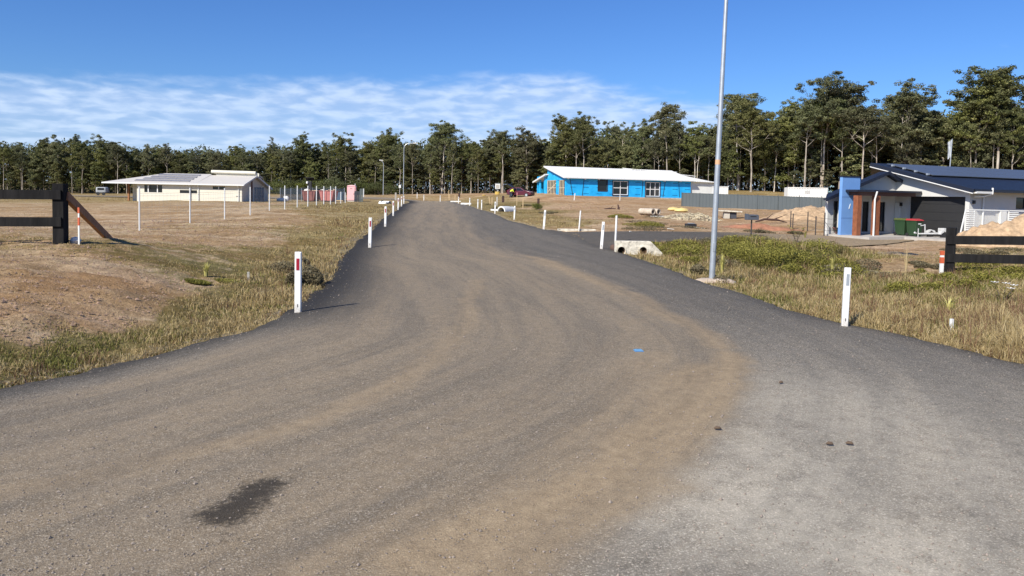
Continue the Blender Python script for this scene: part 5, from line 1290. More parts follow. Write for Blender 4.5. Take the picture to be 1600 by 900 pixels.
for k, (px, py, l, lab) in enumerate(((1220,604.5,.045,'small brown seed pod on the road, farthest of the four pods'),(1121,678,.06,'brown seed pod at the edge of the dusty arc'),(1296,702.5,.055,'pale brown seed pod, left one of two close together'),(1327,702,.058,'dark brown seed pod, right one of two close together'))):
    c = G(px, py); c.z += .035; mb = MB(); mb.tube([(-l * .5, 0, .012), (-l * .2, 0, .018), (l * .25, 0, .018), (l * .5, 0, .01)], [.005, .014, .013, .004], 8); o = mb.build('seed_pod', M_CONE, smooth=True); o.location = c; o.rotation_euler = (0, 0, .1 - .15 * k); tag(o, lab, 'seed pod')
# loose stones
g = np.random.default_rng(5); n = 16000
Yg = 3.6 * (24 / 3.6) ** (g.random(n) ** 1.2); Xg = Yg * (g.random(n) * 1.5 - .75)
k = (road_d(Xg, Yg) > -.45) & (g.random(n) < np.clip(.25 + 1.2 * (fbm(Xg * .8, Yg * .8, 3, 99) - .35) + np.exp(-road_d(Xg, Yg) / .3) * .8, 0, 1)); Xg, Yg = Xg[k], Yg[k]; Zg = zt(Xg, Yg) + .033; n = len(Xg)
S = g.uniform(.0028, .0075, n) * (1 + .04 * Yg) * np.where(g.random(n) < .12, 1.7, 1); oc = np.array([(1, 0, 0), (0, 1, 0), (-1, 0, 0), (0, -1, 0), (0, 0, .8), (.5, .5, -.3)])
V = np.stack([Xg, Yg, Zg], 1)[:, None, :] + oc[None] * (S[:, None, None] * g.uniform(.6, 1.4, (n, 6, 3)))
F = np.concatenate([np.arange(n)[:, None] * 6 + np.array(f) for f in ((0, 1, 4), (1, 2, 4), (2, 3, 4), (3, 0, 4))])
me = np_mesh('loose_stones', V.reshape(-1, 3), F, mat('loose_stone', (.24, .20, .165), .9, var=.6, scale=60)); o = link(bpy.data.objects.new('loose_stones', me)); tag(o, 'loose gravel stones scattered over the road surface', 'gravel', kind='stuff')
# clods and litter on the left dirt bank
n = 15000; Yg = 9 * (40 / 9) ** g.random(n); Xg = -Yg * (g.random(n) * .45 + .28); c4 = cover(Xg, Yg); k = (c4[:, 0] < .5) & (road_d(Xg, Yg) < -.6); Xg, Yg = Xg[k], Yg[k]
n2_ = 7000; Y2 = 26 * (110 / 26) ** g.random(n2_); X2 = Y2 * (g.random(n2_) * .6 + .05); c4 = cover(X2, Y2); k = (c4[:, 0] < .5) & (road_d(X2, Y2) < -.4); Xg = np.append(Xg, X2[k]); Yg = np.append(Yg, Y2[k]); n = len(Xg)
off_ = np.clip((-road_d(Xg, Yg) - .05) / .6, 0, 1) * np.clip(1.5 - Yg / 90, .25, 1); Zg = zt(Xg, Yg) + (fbm(Xg * 1.1, Yg * 1.1, 4, 3) - .5) * .16 * off_
S = g.uniform(.006, .020, n) * np.where(g.random(n) < .06, 2.0, 1) * (.7 + .035 * Yg)
V = np.stack([Xg, Yg, Zg], 1)[:, None, :] + oc[None] * (S[:, None, None] * g.uniform(.6, 1.4, (n, 6, 3)))
F = np.concatenate([np.arange(n)[:, None] * 6 + np.array(f) for f in ((0, 1, 4), (1, 2, 4), (2, 3, 4), (3, 0, 4))])
me = np_mesh('soil_clods', V.reshape(-1, 3), F, mat('clod', (.27, .18, .125), .95, var=.55, scale=3)); o = link(bpy.data.objects.new('soil_clods', me)); tag(o, 'clods of dry soil lying on the bare dirt', 'clods', kind='stuff')

# ------------------------------------------------------------------ distinct plants
def spiky(px, py, n, h, lean, M, label, seed, w=.012):
    c = G(px, py); g = random.Random(seed); root = empty('grass_tussock', c); mb = MB()
    for k in range(n):
        a = g.uniform(0, 6.28); l = lean * g.uniform(.2, 1); d = Vector((math.cos(a), math.sin(a), 0)); hh = h * g.uniform(.6, 1.05); s = Vector((-d.y, d.x, 0)) * w * g.uniform(.6, 1.2)
        p0 = d * .03; p1 = d * l * .4 + Vector((0, 0, hh * .6)); p2 = d * l + Vector((0, 0, hh * (1 - .2 * l / max(lean, .01))))
        mb.add([p0 - s, p0 + s, p1 + s, p1 - s, p2], [(0, 1, 2, 3), (3, 2, 4)])
    me_ = mb.build('leaves', M, root); set_attr(me_.data, 'tone', [random.Random(i // 5).uniform(.45, 1) for i in range(len(mb.v))])
    mb = MB(); mb.tube([(0, 0, -.05), (0, 0, .06)], [.04, .03], 6); mb.build('crown_base', M_WOODD, root)
    return tag(root, label, 'plant')
M_YEL = foliage_mat('yellow_blades', [(0, (.22, .20, .05)), (.5, (.42, .38, .10)), (1, (.60, .55, .22))])
spiky(1482, 492, 26, .42, .34, M_YEL, 'yellow spiky leafed tussock right of the near guide post', 1, .013)
spiky(1300, 432, 60, .62, .14, M_YEL, 'tall upright yellow green grass clump behind the near guide post', 2, .010)
spiky(1128, 430, 70, .7, .16, M_YEL, 'tall yellow green grass clump right of the light pole base', 3, .010)
spiky(1415, 428, 14, 1.1, .22, M_DRY, 'tall straw coloured seeding grass left of the right rail fence', 4, .006)
spiky(322, 432, 40, .33, .14, M_YEL, 'single yellow green grass tuft on the left verge', 5, .011)
spiky(1258, 372, 30, .5, .2, M_GRN, 'green tussock at the far bank right of the letterbox', 6, .012)
def leafy_plant(px, py, h, n, label, seed, flower=False):
    c = G(px, py); g = random.Random(seed); root = empty('broadleaf_plant', c); st = MB(); lf = MB(); fl = MB()
    for k in range(6):
        a = g.uniform(0, 6.28); e = Vector((math.cos(a) * h * .5, math.sin(a) * h * .4, h * g.uniform(.6, 1))); st.tube([(0, 0, -.05), tuple(e * .5 + Vector((0, 0, h * .1))), tuple(e)], [.012, .008, .004], 5)
        for j in range(n):
            f = g.uniform(.3, 1.0); q = e * f + Vector((0, 0, h * .08)); b_ = g.uniform(0, 6.28); d = Vector((math.cos(b_), math.sin(b_), g.uniform(-.1, .5))).normalized(); s = d.cross(Vector((0, 0, 1))).normalized(); l = h * g.uniform(.14, .24)
            lf.add([q, q + d * l * .5 + s * l * .28, q + d * l, q + d * l * .5 - s * l * .28], [(0, 1, 2, 3)])
        if flower and k < 4:
            for j in range(6): b_ = j * 1.05; q = e + Vector((0, 0, h * .12)); d = Vector((math.cos(b_), math.sin(b_), .35)).normalized(); s = Vector((-d.y, d.x, 0)); fl.add([q, q + d * .06 + s * .025, q + d * .10, q + d * .06 - s * .025], [(0, 1, 2, 3)])
    st.build('stem', M_DARKB, root); o = lf.build('leaves', M_WEED, root); set_attr(o.data, 'tone', [random.Random(i // 4).uniform(.35, .95) for i in range(len(lf.v))])
    if flower: fl.build('flower', M_WPAINT, root)
    return tag(root, label, 'plant')
leafy_plant(1566, 478, .42, 14, 'leafy green plant with white flowers in the grass at the right edge', 1, True)
leafy_plant(1244, 378, .75, 12, 'dark leafy shoot sticking out above the weeds near the star pickets', 2)
# ------------------------------------------------------------------ building helpers
M_GLASS = mat('dark_window_glass', (.014, .017, .022), .08, spec=.7)
M_FRAMEW = mat('white_window_frame', (.72, .72, .70), .45)
M_FRAMEB = mat('black_window_frame', (.02, .02, .022), .45)
def wallx(mb, x0, x1, z0, z1_, y, t, holes=()):
    """wall along x, outer face at y, thickness t inwards (+y), rectangular holes (xa, xb, za, zb)"""
    hs_ = sorted(holes); x = x0
    for a, b_, c, d in hs_:
        if a > x: mb.bb(x, a, y, y + t, z0, z1_)
        if c > z0: mb.bb(a, b_, y, y + t, z0, c)
        if d < z1_: mb.bb(a, b_, y, y + t, d, z1_)
        x = b_
    if x < x1: mb.bb(x, x1, y, y + t, z0, z1_)
def window(root, xa, xb, za, zb, y, t=.1, frame=None, nv=1, nh=0, sill=False, fw=.05):
    """window set in a hole of a wall whose outer face is at y"""
    mb = MB(); frame = frame or M_FRAMEB; y0 = y + t * .25; y1 = y + t * .7
    mb.bb(xa, xb, y0, y1, za, za + fw); mb.bb(xa, xb, y0, y1, zb - fw, zb); mb.bb(xa, xa + fw, y0, y1, za + fw, zb - fw); mb.bb(xb - fw, xb, y0, y1, za + fw, zb - fw)
    for k in range(1, nv): x = xa + (xb - xa) * k / nv; mb.bb(x - fw / 2, x + fw / 2, y0, y1, za + fw, zb - fw)
    for k in range(1, nh + 1): z = za + (zb - za) * k / (nh + 1); mb.bb(xa + fw, xb - fw, y0 + .005, y1 - .005, z - fw / 2, z + fw / 2)
    o = mb.build('window', frame, root)
    MB().bb(xa + fw * .5, xb - fw * .5, y + t * .45, y + t * .5, za + fw * .5, zb - fw * .5).build('pane', M_GLASS, o)
    if sill: MB().bb(xa - .05, xb + .05, y - .05, y + t * .24, za - .06, za - .003).build('sill', frame, o)
    return o
def roof_quad(mb, pts, th=.12, m=0):
    """slab with four top corners, given ccw from above"""
    top = [Vector(p) for p in pts]; mb.add([tuple(p) for p in top] + [(p.x, p.y, p.z - th) for p in top], [(0, 1, 2, 3), (7, 6, 5, 4)] + [(i, i + 4, (i + 1) % 4 + 4, (i + 1) % 4) for i in range(4)], m)
def corrugated(name, col, rough=.45, metal=.3, axis=0, pitch=.18, var=.04):
    m = bpy.data.materials.new(name); m.use_nodes = True; t = m.node_tree; p = t.nodes['Principled BSDF']; p.inputs['Base Color'].default_value = (*col, 1); p.inputs['Roughness'].default_value = rough; p.inputs['Metallic'].default_value = metal
    tcn = N(t, 'ShaderNodeTexCoord'); s = N(t, 'ShaderNodeSeparateXYZ'); L(t, tcn.outputs['Object'], s.inputs[0]); w = MATH(t, 'SINE', MATH(t, 'MULTIPLY', s.outputs[axis], 6.283 / pitch))
    b = N(t, 'ShaderNodeBump'); b.inputs['Strength'].default_value = .6; b.inputs['Distance'].default_value = .03; L(t, w, b.inputs['Height']); L(t, b.outputs[0], p.inputs['Normal']); return m

# ------------------------------------------------------------------ cream house on the left
bx0 = W(214, 315, 100)[0]; bx1 = W(378, 315, 100)[0]; gz = z1((bx0 + bx1) / 2, 100)
HL = empty('cream_house', (bx0, 100, gz)); Lx = bx1 - bx0
def hz_(px, py, Y): return zat(px, py, Y) - gz
M_CREAM = mat('cream_cladding', (.66, .63, .53), .7, var=.03, scale=1, bump=0)
t = M_CREAM.node_tree; tcn = N(t, 'ShaderNodeTexCoord'); s_ = N(t, 'ShaderNodeSeparateXYZ'); L(t, tcn.outputs['Object'], s_.inputs[0]); ln_ = MATH(t, 'GREATER_THAN', MATH(t, 'FRACT', MATH(t, 'MULTIPLY', s_.outputs[2], 1.67)), .06)
pb = t.nodes['Principled BSDF']; old = pb.inputs['Base Color'].links[0].from_socket; L(t, MIXC(t, ln_, (.60, .56, .44), old), pb.inputs['Base Color'])
M_CREAMR = corrugated('cream_roof', (.62, .58, .52), .5, .1, 1, .3)
ze = hz_(300, 288.3, 100); 
w1 = ((263 - 214) / 164.0)
def lx(px): return W(px, 300, 100)[0] - bx0
wn = [(lx(225.5), lx(253.5), hz_(240, 300.5, 100), hz_(240, 289, 100)), (lx(281), lx(308), hz_(290, 302, 100), hz_(290, 297, 100)), (lx(332.5), lx(351.5), hz_(340, 295.8, 100), hz_(340, 291.3, 100))]
mb = MB(); wallx(mb, 0, Lx, -.3, ze, 0, .18, wn); mb.build('front_wall', M_CREAM, HL)
HD = 10.5
mb = MB(); zpk = hz_(404, 277, 104.5); zbk = hz_(422, 295, 110.5)
mb.prism([(Lx - .18, .183, -.3), (Lx - .18, HD, -.3), (Lx - .18, HD, zbk), (Lx - .18, 4.5, zpk), (Lx - .18, .183, ze)], (.18, 0, 0)); 
o = mb.build('end_wall', mat('cream_render', (.62, .57, .47), .8, var=.05), HL)
MB().bb(Lx + .003, Lx + .05, 3.4, 4.0, .0, zpk - .25).build('door', mat('brown_door', (.13, .06, .045), .6), HL)
mb = MB(); [mb.bb(Lx + .003, Lx + .04, 4.8 + k * 1.05, 5.6 + k * 1.05, .2, 2.05) for k in range(4)]; mb.build('window', mat('blue_glass', (.05, .12, .20), .15), HL)
MB().bb(.0, .18, .183, HD - .0, -.3, ze).build('side_wall', M_CREAM, HL); MB().bb(0, Lx, HD, HD + .18, -.3, zbk).build('back_wall', M_CREAM, HL)
window(HL, *wn[0], 0, .18, M_FRAMEB, 3); window(HL, *wn[1], 0, .18, M_FRAMEB, 2); window(HL, *wn[2], 0, .18, M_FRAMEB, 2)
for x in (lx(231.6), lx(246)): MB().bb(x - .07, x + .07, -.01, .04, wn[0][2], wn[0][3]).build('mullion', M_FRAMEW, HL)
MB().bb(lx(341.7) - .06, lx(341.7) + .06, -.01, .04, wn[2][2], wn[2][3]).build('mullion', M_FRAMEW, HL)
# recessed carport wall to the left (set back) and posts
xc = lx(162) ; yl = 3.2
MB().bb(lx(193) - .4, 0, yl, yl + .18, -.3, ze).build('recessed_wall', M_CREAM, HL)
MB().bb(lx(193) - .4, lx(193) - .22, yl + .18, HD, -.3, ze).build('side_wall', M_CREAM, HL)
for px, M in ((176.5, M_RUST),): x = lx(px); MB().bb(x - .11, x + .11, 4.0, 4.22, -.3, ze).build('post', M, HL)
MB().bb(lx(178), lx(194) - .6, 8.2, 8.4, -.3, ze - .1).build('screen', mat('dark_screen', (.035, .045, .06), .6), HL)
# roof: eave, hip on the left, low ridge, raised clerestory at the right
zr = hz_(300, 271.5, 105); zrR = hz_(333, 272.6, 105)
xA = lx(162.5); xB = W(259, 270, 105)[0] - bx0; xD = Lx + .45; xC = W(331, 273, 105)[0] - bx0
mb = MB()
roof_quad(mb, [(xA, -.5, ze + .12), (xC, -.5, ze + .12), (xC, 5, zr), (xB, 5, zr)])
mb.add([(xA, -.5, ze + .12), (xB, 5, zr), (xA, 10.9, ze + .12)], [(0, 2, 1)]); roof_quad(mb, [(xA, 10.9, ze + .12), (xB, 5, zr), (xC, 5, zr), (xC, 10.9, ze + .12)])
roof_quad(mb, [(xC + .003, -.5, ze + .12), (xD, -.5, ze + .12), (xD, 4.6, zpk + .16), (xC + .003, 4.6, zpk + .16)]); roof_quad(mb, [(xC + .003, 4.61, zpk + .13), (xD, 4.61, zpk + .13), (xD, HD + .6, zbk + .0), (xC + .003, HD + .6, zbk + .0)])
o = mb.build('roof', M_CREAMR, HL)
xk = W(331, 270, 105)[0] - bx0; xk2 = W(400, 270, 105)[0] - bx0; zk = hz_(360, 268.3, 105.5)
MB().bb(xk + .6, xk2 + .4, 5.0, 5.2, zpk - .1, zk - .16).build('clerestory_wall', M_CREAM, HL)
mb = MB(); mb.tube([(xk, 4.9, zk - .05), (xk2, 4.9, zk - .12)], .24, 10); mb.build('ridge_hood', M_CREAM, HL, smooth=True); mb = MB(); roof_quad(mb, [(xk, 4.75, zk + .06), (xk2, 4.75, zk), (xk2, 8, zpk), (xk, 8, zpk + .1)]); mb.build('upper_roof', M_CREAMR, HL)
MB().bar((xA, -.56, ze + .03), (xD, -.56, ze + .03), .12, .16).build('gutter', M_FRAMEW, HL)
MB().bar((xD + .03, -.5, ze + .05), (xD + .03, 4.6, zpk + .12), .06, .22).build('barge_board', M_FRAMEW, HL)
MB().bar((xD + .03, 4.6, zpk + .10), (xD + .03, HD + .6, zbk - .05), .06, .22).build('barge_board', M_FRAMEW, HL)
for px in (298, 310.5, 373): x = lx(px); MB().tube([(x, -.5, ze), (x, -.07, ze - .35), (x, -.07, -.1)], .06, 8).build('downpipe', M_FRAMEW, HL)
x = lx(371); MB().bb(x - .22, x + .22, -.12, -.003, .85, 1.6).build('meter_box', M_CREAM, HL)
M_PV2 = mat('panel_painted_glare', (.26, .25, .25), .3, spec=.6)  # reflected light of the panels is put into this pale grey
M_PV = mat('solar_panel_glass', (.075, .085, .105), .38, spec=.35)
sx0, sx1 = W(219, 275, 102)[0] - bx0, W(313, 275, 102)[0] - bx0
for r_ in range(4):
    f0 = .16 + r_ * .2; y_ = -.5 + 5.5 * f0; zc_ = ze + .12 + (zr - ze - .12) * f0; ins = [0, .6, 1.1, 1.6][r_]
    for k in range(6):
        xa = sx0 + ins + (sx1 - sx0 - ins - .8) * k / 6; xb = xa + (sx1 - sx0 - ins - .8) / 6 * .97
        mb = MB(); roof_quad(mb, [(xa, y_, zc_ + .07), (xb, y_, zc_ + .07), (xb, y_ + .62, zc_ + .24), (xa, y_ + .62, zc_ + .24)], .04); mb.build('solar_panel', M_PV2, HL)
tag(HL, 'long cream single storey house with a pale low roof across the left paddock', 'house')
# white vehicle parked far left of it
b = at(160, 150); root = empty('parked_trailer', b, .2); MB().bb(-.95, .95, -.9, .9, .45, 1.6).build('body', mat('shaded_van_white', (.36, .38, .39), .6), root, bevel=.25); MB().bb(-.6, .6, -.915, -.903, 1.0, 1.45).build('window', M_GLASS, root)  # greyed body colour carries the shade the trailer stands in
for x in (-.5, .5): MB().tube([(x, -.93, .3), (x, -.75, .3)], .3, 16).build('wheel', M_BLACK, root)
MB().bar((.9, 0, .5), (1.9, 0, .45), .08, .08).build('drawbar', M_STEEL, root)
tag(root, 'small white trailer parked in shade left of the cream house', 'trailer')

# ------------------------------------------------------------------ blue wrapped house under construction
TH = R(18.0); P0 = W(884, 305, 114); HB = empty('unfinished_house', (P0[0], 114, P0[2] - .05), TH); zb0 = P0[2] - .05
eB1 = Vector((math.cos(TH), math.sin(TH), 0)); eB2 = Vector((-math.sin(TH), math.cos(TH), 0))
def bl(px, depth=0.0):
    """local x on the front line (offset by depth) seen on bearing px"""
    k = (W(px, 300, 100)[0]) / 100.0; x0 = P0[0] + eB2.x * depth; y0 = 114 + eB2.y * depth
    return (k * y0 - x0) / (eB1.x - k * eB1.y)
def blz(px, py, depth=0.0): x = bl(px, depth); Y = 114 + eB1.y * x + eB2.y * depth; return zat(px, py, Y) - zb0
m = bpy.data.materials.new('blue_house_wrap'); m.use_nodes = True; t = m.node_tree; p = t.nodes['Principled BSDF']; p.inputs['Roughness'].default_value = .45
tcn = N(t, 'ShaderNodeTexCoord'); s_ = N(t, 'ShaderNodeSeparateXYZ'); L(t, tcn.outputs['Object'], s_.inputs[0])
fx = MATH(t, 'FRACT', MATH(t, 'MULTIPLY', MATH(t, 'ADD', s_.outputs[0], s_.outputs[1]), .46)); fz = MATH(t, 'FRACT', MATH(t, 'MULTIPLY_ADD', s_.outputs[2], 1.05, .15))
inx = MATH(t, 'MULTIPLY', MATH(t, 'GREATER_THAN', fx, .30), MATH(t, 'LESS_THAN', fx, .72)); inz = MATH(t, 'MULTIPLY', MATH(t, 'GREATER_THAN', fz, .46), MATH(t, 'LESS_THAN', fz, .56))
nz = N(t, 'ShaderNodeTexNoise'); nz.inputs['Scale'].default_value = 14; L(t, tcn.outputs['Object'], nz.inputs[0])
pr = MATH(t, 'MULTIPLY', MATH(t, 'MULTIPLY', inx, inz), SMOOTH(t, nz.outputs[0], .36, .46))
nb = N(t, 'ShaderNodeTexNoise'); nb.inputs['Scale'].default_value = .9; nb.inputs['Detail'].default_value = 5; L(t, tcn.outputs['Object'], nb.inputs[0])
bc = RAMP(t, nb.outputs[0], [(.3, (.010, .34, .74)), (.7, (.025, .48, .92))]); L(t, MIXC(t, MATH(t, 'MULTIPLY', pr, .9), bc, (.004, .06, .20)), p.inputs['Base Color'])
bn = N(t, 'ShaderNodeBump'); bn.inputs['Strength'].default_value = .5; bn.inputs['Distance'].default_value = .06; n5 = N(t, 'ShaderNodeTexNoise'); n5.inputs['Scale'].default_value = 2.2; L(t, tcn.outputs['Object'], n5.inputs[0]); L(t, n5.outputs[0], bn.inputs['Height']); L(t, bn.outputs[0], p.inputs['Normal'])
M_WRAP = m
LB = bl(1079); zw = blz(884, 278.0)
wnd = [(bl(934.5), bl(948.5), blz(941, 297.2), blz(941, 281.5)), (bl(957.5), bl(981), blz(968, 304.5), blz(968, 282.7)), (bl(1008.5), bl(1031), blz(1020, 307), blz(1020, 284.5))]
mb = MB(); wallx(mb, 0, LB, -.2, zw, 0, .15, wnd); mb.build('front_wall', M_WRAP, HB)
MB().bb(-.1, LB + .2, -.12, 12.5, -1.2, -.2 + .15).build('slab', M_CONC, HB)
DB = 8.0; DB2 = 13.0; zrB = blz(853, 260.4, DB); sl = (zrB - zw) / DB
# left end wall: two framed openings in the wrap
MB().bb(.0, .15, .151, .5, -.05, zw).build('end_wall', M_WRAP, HB)
mb = MB(); mb.prism([(0, .5, 2.35), (0, DB, 2.35), (0, DB, zrB - .1), (0, .5, zw + sl * .5 - .1)], (.15, 0, 0)); mb.bb(0, .15, 2.9, 4.1, -.05, 2.349); mb.build('end_wall', M_WRAP, HB)
mb = MB()
for (y0, y1, n) in ((.5, 2.9, 4), (4.1, DB, 6)):
    for k in range(n + 1): y = y0 + (y1 - y0) * k / n; mb.bb(.03, .12, y - .03, y + .03, -.05, 2.34)
    for z in (-.01, 1.15, 2.3): mb.bb(.035, .115, y0, y1, z - .03, z + .03)
mb.bar((.07, 4.2, 1.9), (.07, 7.6, .6), .04, .09); mb.build('stud_frame', mat('pale_pine_studs', (.66, .57, .42), .8), HB)
MB().bb(2.8, 2.9, .3, DB, -.05, 2.6).build('partition', mat('shaded_lining', (.12, .16, .20), .8), HB)  # interior darkness behind the studs is put into the lining colour
MB().bb(.0, .15, DB + .3, 9.6, -.05, 3.2).build('end_wall', M_WRAP, HB); MB().bb(0, .15, 11.2, 11.9, -.05, 3.0).build('end_wall', M_WRAP, HB); MB().bb(0, LB, 12.6, 12.75, -.05, 3.0).build('back_wall', M_WRAP, HB)
MB().bb(LB - .15, LB, .151, 12.5, -.05, zw).build('end_wall', M_WRAP, HB)
for i, w_ in enumerate(wnd):
    window(HB, *w_, 0, .15, M_FRAMEB if i == 0 else M_FRAMEW, (1, 2, 3)[i], 0 if i == 0 else 1, fw=.11)
    a, b_, c, d = w_; mb = MB(); fw = .1; mb.bb(a - fw, a, -.04, -.004, c - fw * 1.6, d + fw); mb.bb(b_, b_ + fw, -.04, -.004, c - fw * 1.6, d + fw); mb.bb(a, b_, -.04, -.004, c - fw * 2, c); mb.bb(a, b_, -.04, -.004, d, d + fw * .7); mb.build('window_surround', mat('black_flashing', (.03, .03, .035), .6), HB)
# black straps on the wrap
for px0, px1 in ((890, 895), (912, 910), (1004, 1003), (1039, 1036), (1060, 1062)):
    MB().bar((bl(px0), -.012, zw - .1), (bl(px1), -.012, .05), .09, .016, up=(0, 1, 0)).build('strap', M_BLACK, HB)
M_BROOF = corrugated('pale_steel_roof', (.84, .83, .79), .5, .0, 0, .3)
ov = .55; mb = MB(); xr1 = bl(984, DB); xr2 = bl(1050, DB) 
roof_quad(mb, [(-.5, -ov, zw + .14), (LB + .4, -ov, zw + .14), (xr2, DB + .4, zrB + .02), (-.5, DB + .4, zrB + .12)], .13)
o = mb.build('roof', M_BROOF, HB)
mb = MB(); roof_quad(mb, [(-.5, DB - .4, blz(859, 272, DB)), (LB, DB - .4, blz(859, 272, DB)), (LB, DB2 + .5, blz(843, 284, DB2)), (-.5, DB2 + .5, blz(843, 284, DB2))], .15); mb.build('rear_roof', M_BROOF, HB)
mb = MB(); roof_quad(mb, [(xr1, DB - .6, zrB + .05), (xr2 + .5, DB - .6, zrB - .2), (xr2 + 1.0, DB + 3, zrB - .3), (xr1, DB + 3, zrB + .32)], .1); mb.build('upper_roof', M_BROOF, HB)
MB().bar((-.5, -ov - .05, zw + .04), (LB + .4, -ov - .05, zw + .04), .1, .15).build('gutter', M_FRAMEW, HB); MB().bar((-.53, -ov, zw + .06), (-.53, DB + .4, zrB + .04), .05, .24).build('barge_board', M_FRAMEW, HB)
MB().bar((-.53, DB - .4, blz(859, 272, DB) - .1), (-.53, DB2 + .5, blz(843, 284, DB2) - .1), .05, .24).build('barge_board', M_FRAMEW, HB)
for px in (886, 912.5, 934, 1003.5, 1036, 1061): x = bl(px); MB().bb(x - .06, x + .06, -ov - .02, -.01, zw - .16, zw - .03).build('rafter_end', M_WPAINT, HB)
# white wing on the right with its own low roof
ws0 = LB + .003; ws1 = bl(1115, .3); MB().bb(ws0, ws1, .3, 6, -1.2, blz(1095, 284.5, .3)).build('wing_wall', M_CON, HB)
mb = MB(); zz0 = blz(1095, 284.5, .3) + .05; roof_quad(mb, [(bl(1066), -.2, zz0 + .1), (ws1 + .3, -.2, zz0), (ws1 + .0, 6, zz0 + .5), (bl(1066, 6), 6, zz0 + 1.2)], .1); mb.build('wing_roof', M_BROOF, HB)
mb = MB(); x0_, x1_ = bl(1052, 9), bl(1086, 9); zz1 = blz(1070, 272.5, 9); roof_quad(mb, [(x0_, 9, zz1 + .1), (x1_, 9, zz1 - .2), (x1_, 12, zz1 - .05), (x0_, 12, zz1 + .2)], .12); mb.bb(x1_ - .2, x1_ - .05, 9.05, 9.2, zz1 - 2.0, zz1 - .32); mb.build('porch_roof', M_BROOF, HB)
tag(HB, 'unfinished house wrapped in bright blue sheeting under a white steel roof', 'house')

# ------------------------------------------------------------------ dark roofed house on the right
TR = R(25.2); C0 = W(1512, 372, 44.0); zg = z1(C0[0], 44.0) + .02; HR = empty('modern_house', (C0[0], 44.0, zg), TR)
e1 = Vector((math.cos(TR), math.sin(TR), 0)); e2 = Vector((-math.sin(TR), math.cos(TR), 0))
def rx_at(px, ly):
    k = W(px, 300, 100)[0] / 100.0; x0 = C0[0] + e2.x * ly; y0 = 44 + e2.y * ly; return (k * y0 - x0) / (e1.x - k * e1.y)
def ry_at(px, lxx=0.0):
    k = W(px, 300, 100)[0] / 100.0; x0 = C0[0] + e1.x * lxx; y0 = 44 + e1.y * lxx; return (k * y0 - x0) / (e2.x - k * e2.y)
def rz_at(px, py, lxx, ly): Y = 44 + e1.y * lxx + e2.y * ly; return zat(px, py, Y) - zg
M_REND = mat('white_render', (.58, .575, .545), .8, var=.03, scale=1.5, bump=.1, bscale=60)
M_NAVY = corrugated('navy_steel_roof', (.010, .014, .026), .5, .0, 0, .2)
M_NAVYF = mat('navy_fascia', (.014, .018, .032), .4)
ya = ry_at(1509); yb = ry_at(1418.5); zgar = rz_at(1509, 307.5, 0, 0); zE = rz_at(1532, 299, -.55, -.6)
yT = ry_at(1358.5, -.55); zT = rz_at(1358.5, 257.5, -.55, yT)
slr = (zT - zE) / (yT + .6); hw_ = lambda y: zE + slr * (y + .6) - .08
ytop = yb + .85
# garage wall (faces local -x)
mb = MB(); mb.prism([(0, .0, -.4), (0, ya, -.4), (0, ya, hw_(ya)), (0, 0, hw_(0))], (.2, 0, 0)); mb.prism([(0, yb, -.4), (0, ytop, -.4), (0, ytop, hw_(ytop)), (0, yb, hw_(yb))], (.2, 0, 0)); mb.prism([(0, ya, zgar), (0, yb, zgar - .02), (0, yb, hw_(yb)), (0, ya, hw_(ya))], (.2, 0, 0)); mb.build('garage_wall', M_REND, HR)
mb = MB(); mb.bb(.32, .38, ya, yb, -.1, zgar); gd = mb.build('garage_door', mat('charcoal_garage_door', (.022, .022, .023), .6, var=.1), HR)
mb = MB(); [mb.bb(.312, .319, ya, yb, z - .015, z + .015) for z in (.45, .95, 1.45, 1.95)]; mb.build('panel_joint', M_BLACK, gd)
MB().bb(.2, .37, yb, yb + .05, -.1, zgar).build('door_jamb', M_REND, HR)
MB().box(-.06, (ya - .35) if ya > .5 else -.0 + .0, 0, .01, .01, .01) 
# front long wall (faces local -y)
LR = 19.0; xw = rx_at(1588.5, 0); zwa, zwb = rz_at(1592, 327, xw, 0), rz_at(1592, 308.5, xw, 0)
mb = MB(); wallx(mb, .2, LR, -.4, hw_(0), 0, .2, [(xw, xw + 1.8, zwa, zwb)]); mb.build('front_wall', M_REND, HR); window(HR, xw, xw + 1.8, zwa, zwb, 0, .2, M_FRAMEB, 2)
xm = rx_at(1567, 0); MB().bb(xm - .28, xm + .28, -.13, -.003, .85, 1.65).build('meter_box', M_WPAINT, HR, bevel=.01); MB().bb(xm - .3, xm + .1, -.16, -.003, .15, .62).build('gas_box', M_WPAINT, HR); 
mb = MB(); mb.lathe([(.05, -.12), (.07, 0), (.05, .12)], 12, (-.08, ya * .3 + .0, 2.0)); 
lmp = MB().bb(-.13, -.003, ytop - .52, ytop - .40, 1.75, 1.98).build('wall_lamp', M_BLACK, HR); MB().bb(rx_at(1521, 0) - .06, rx_at(1521, 0) + .06, -.13, -.003, 2.0, 2.2).build('wall_lamp', M_BLACK, HR)
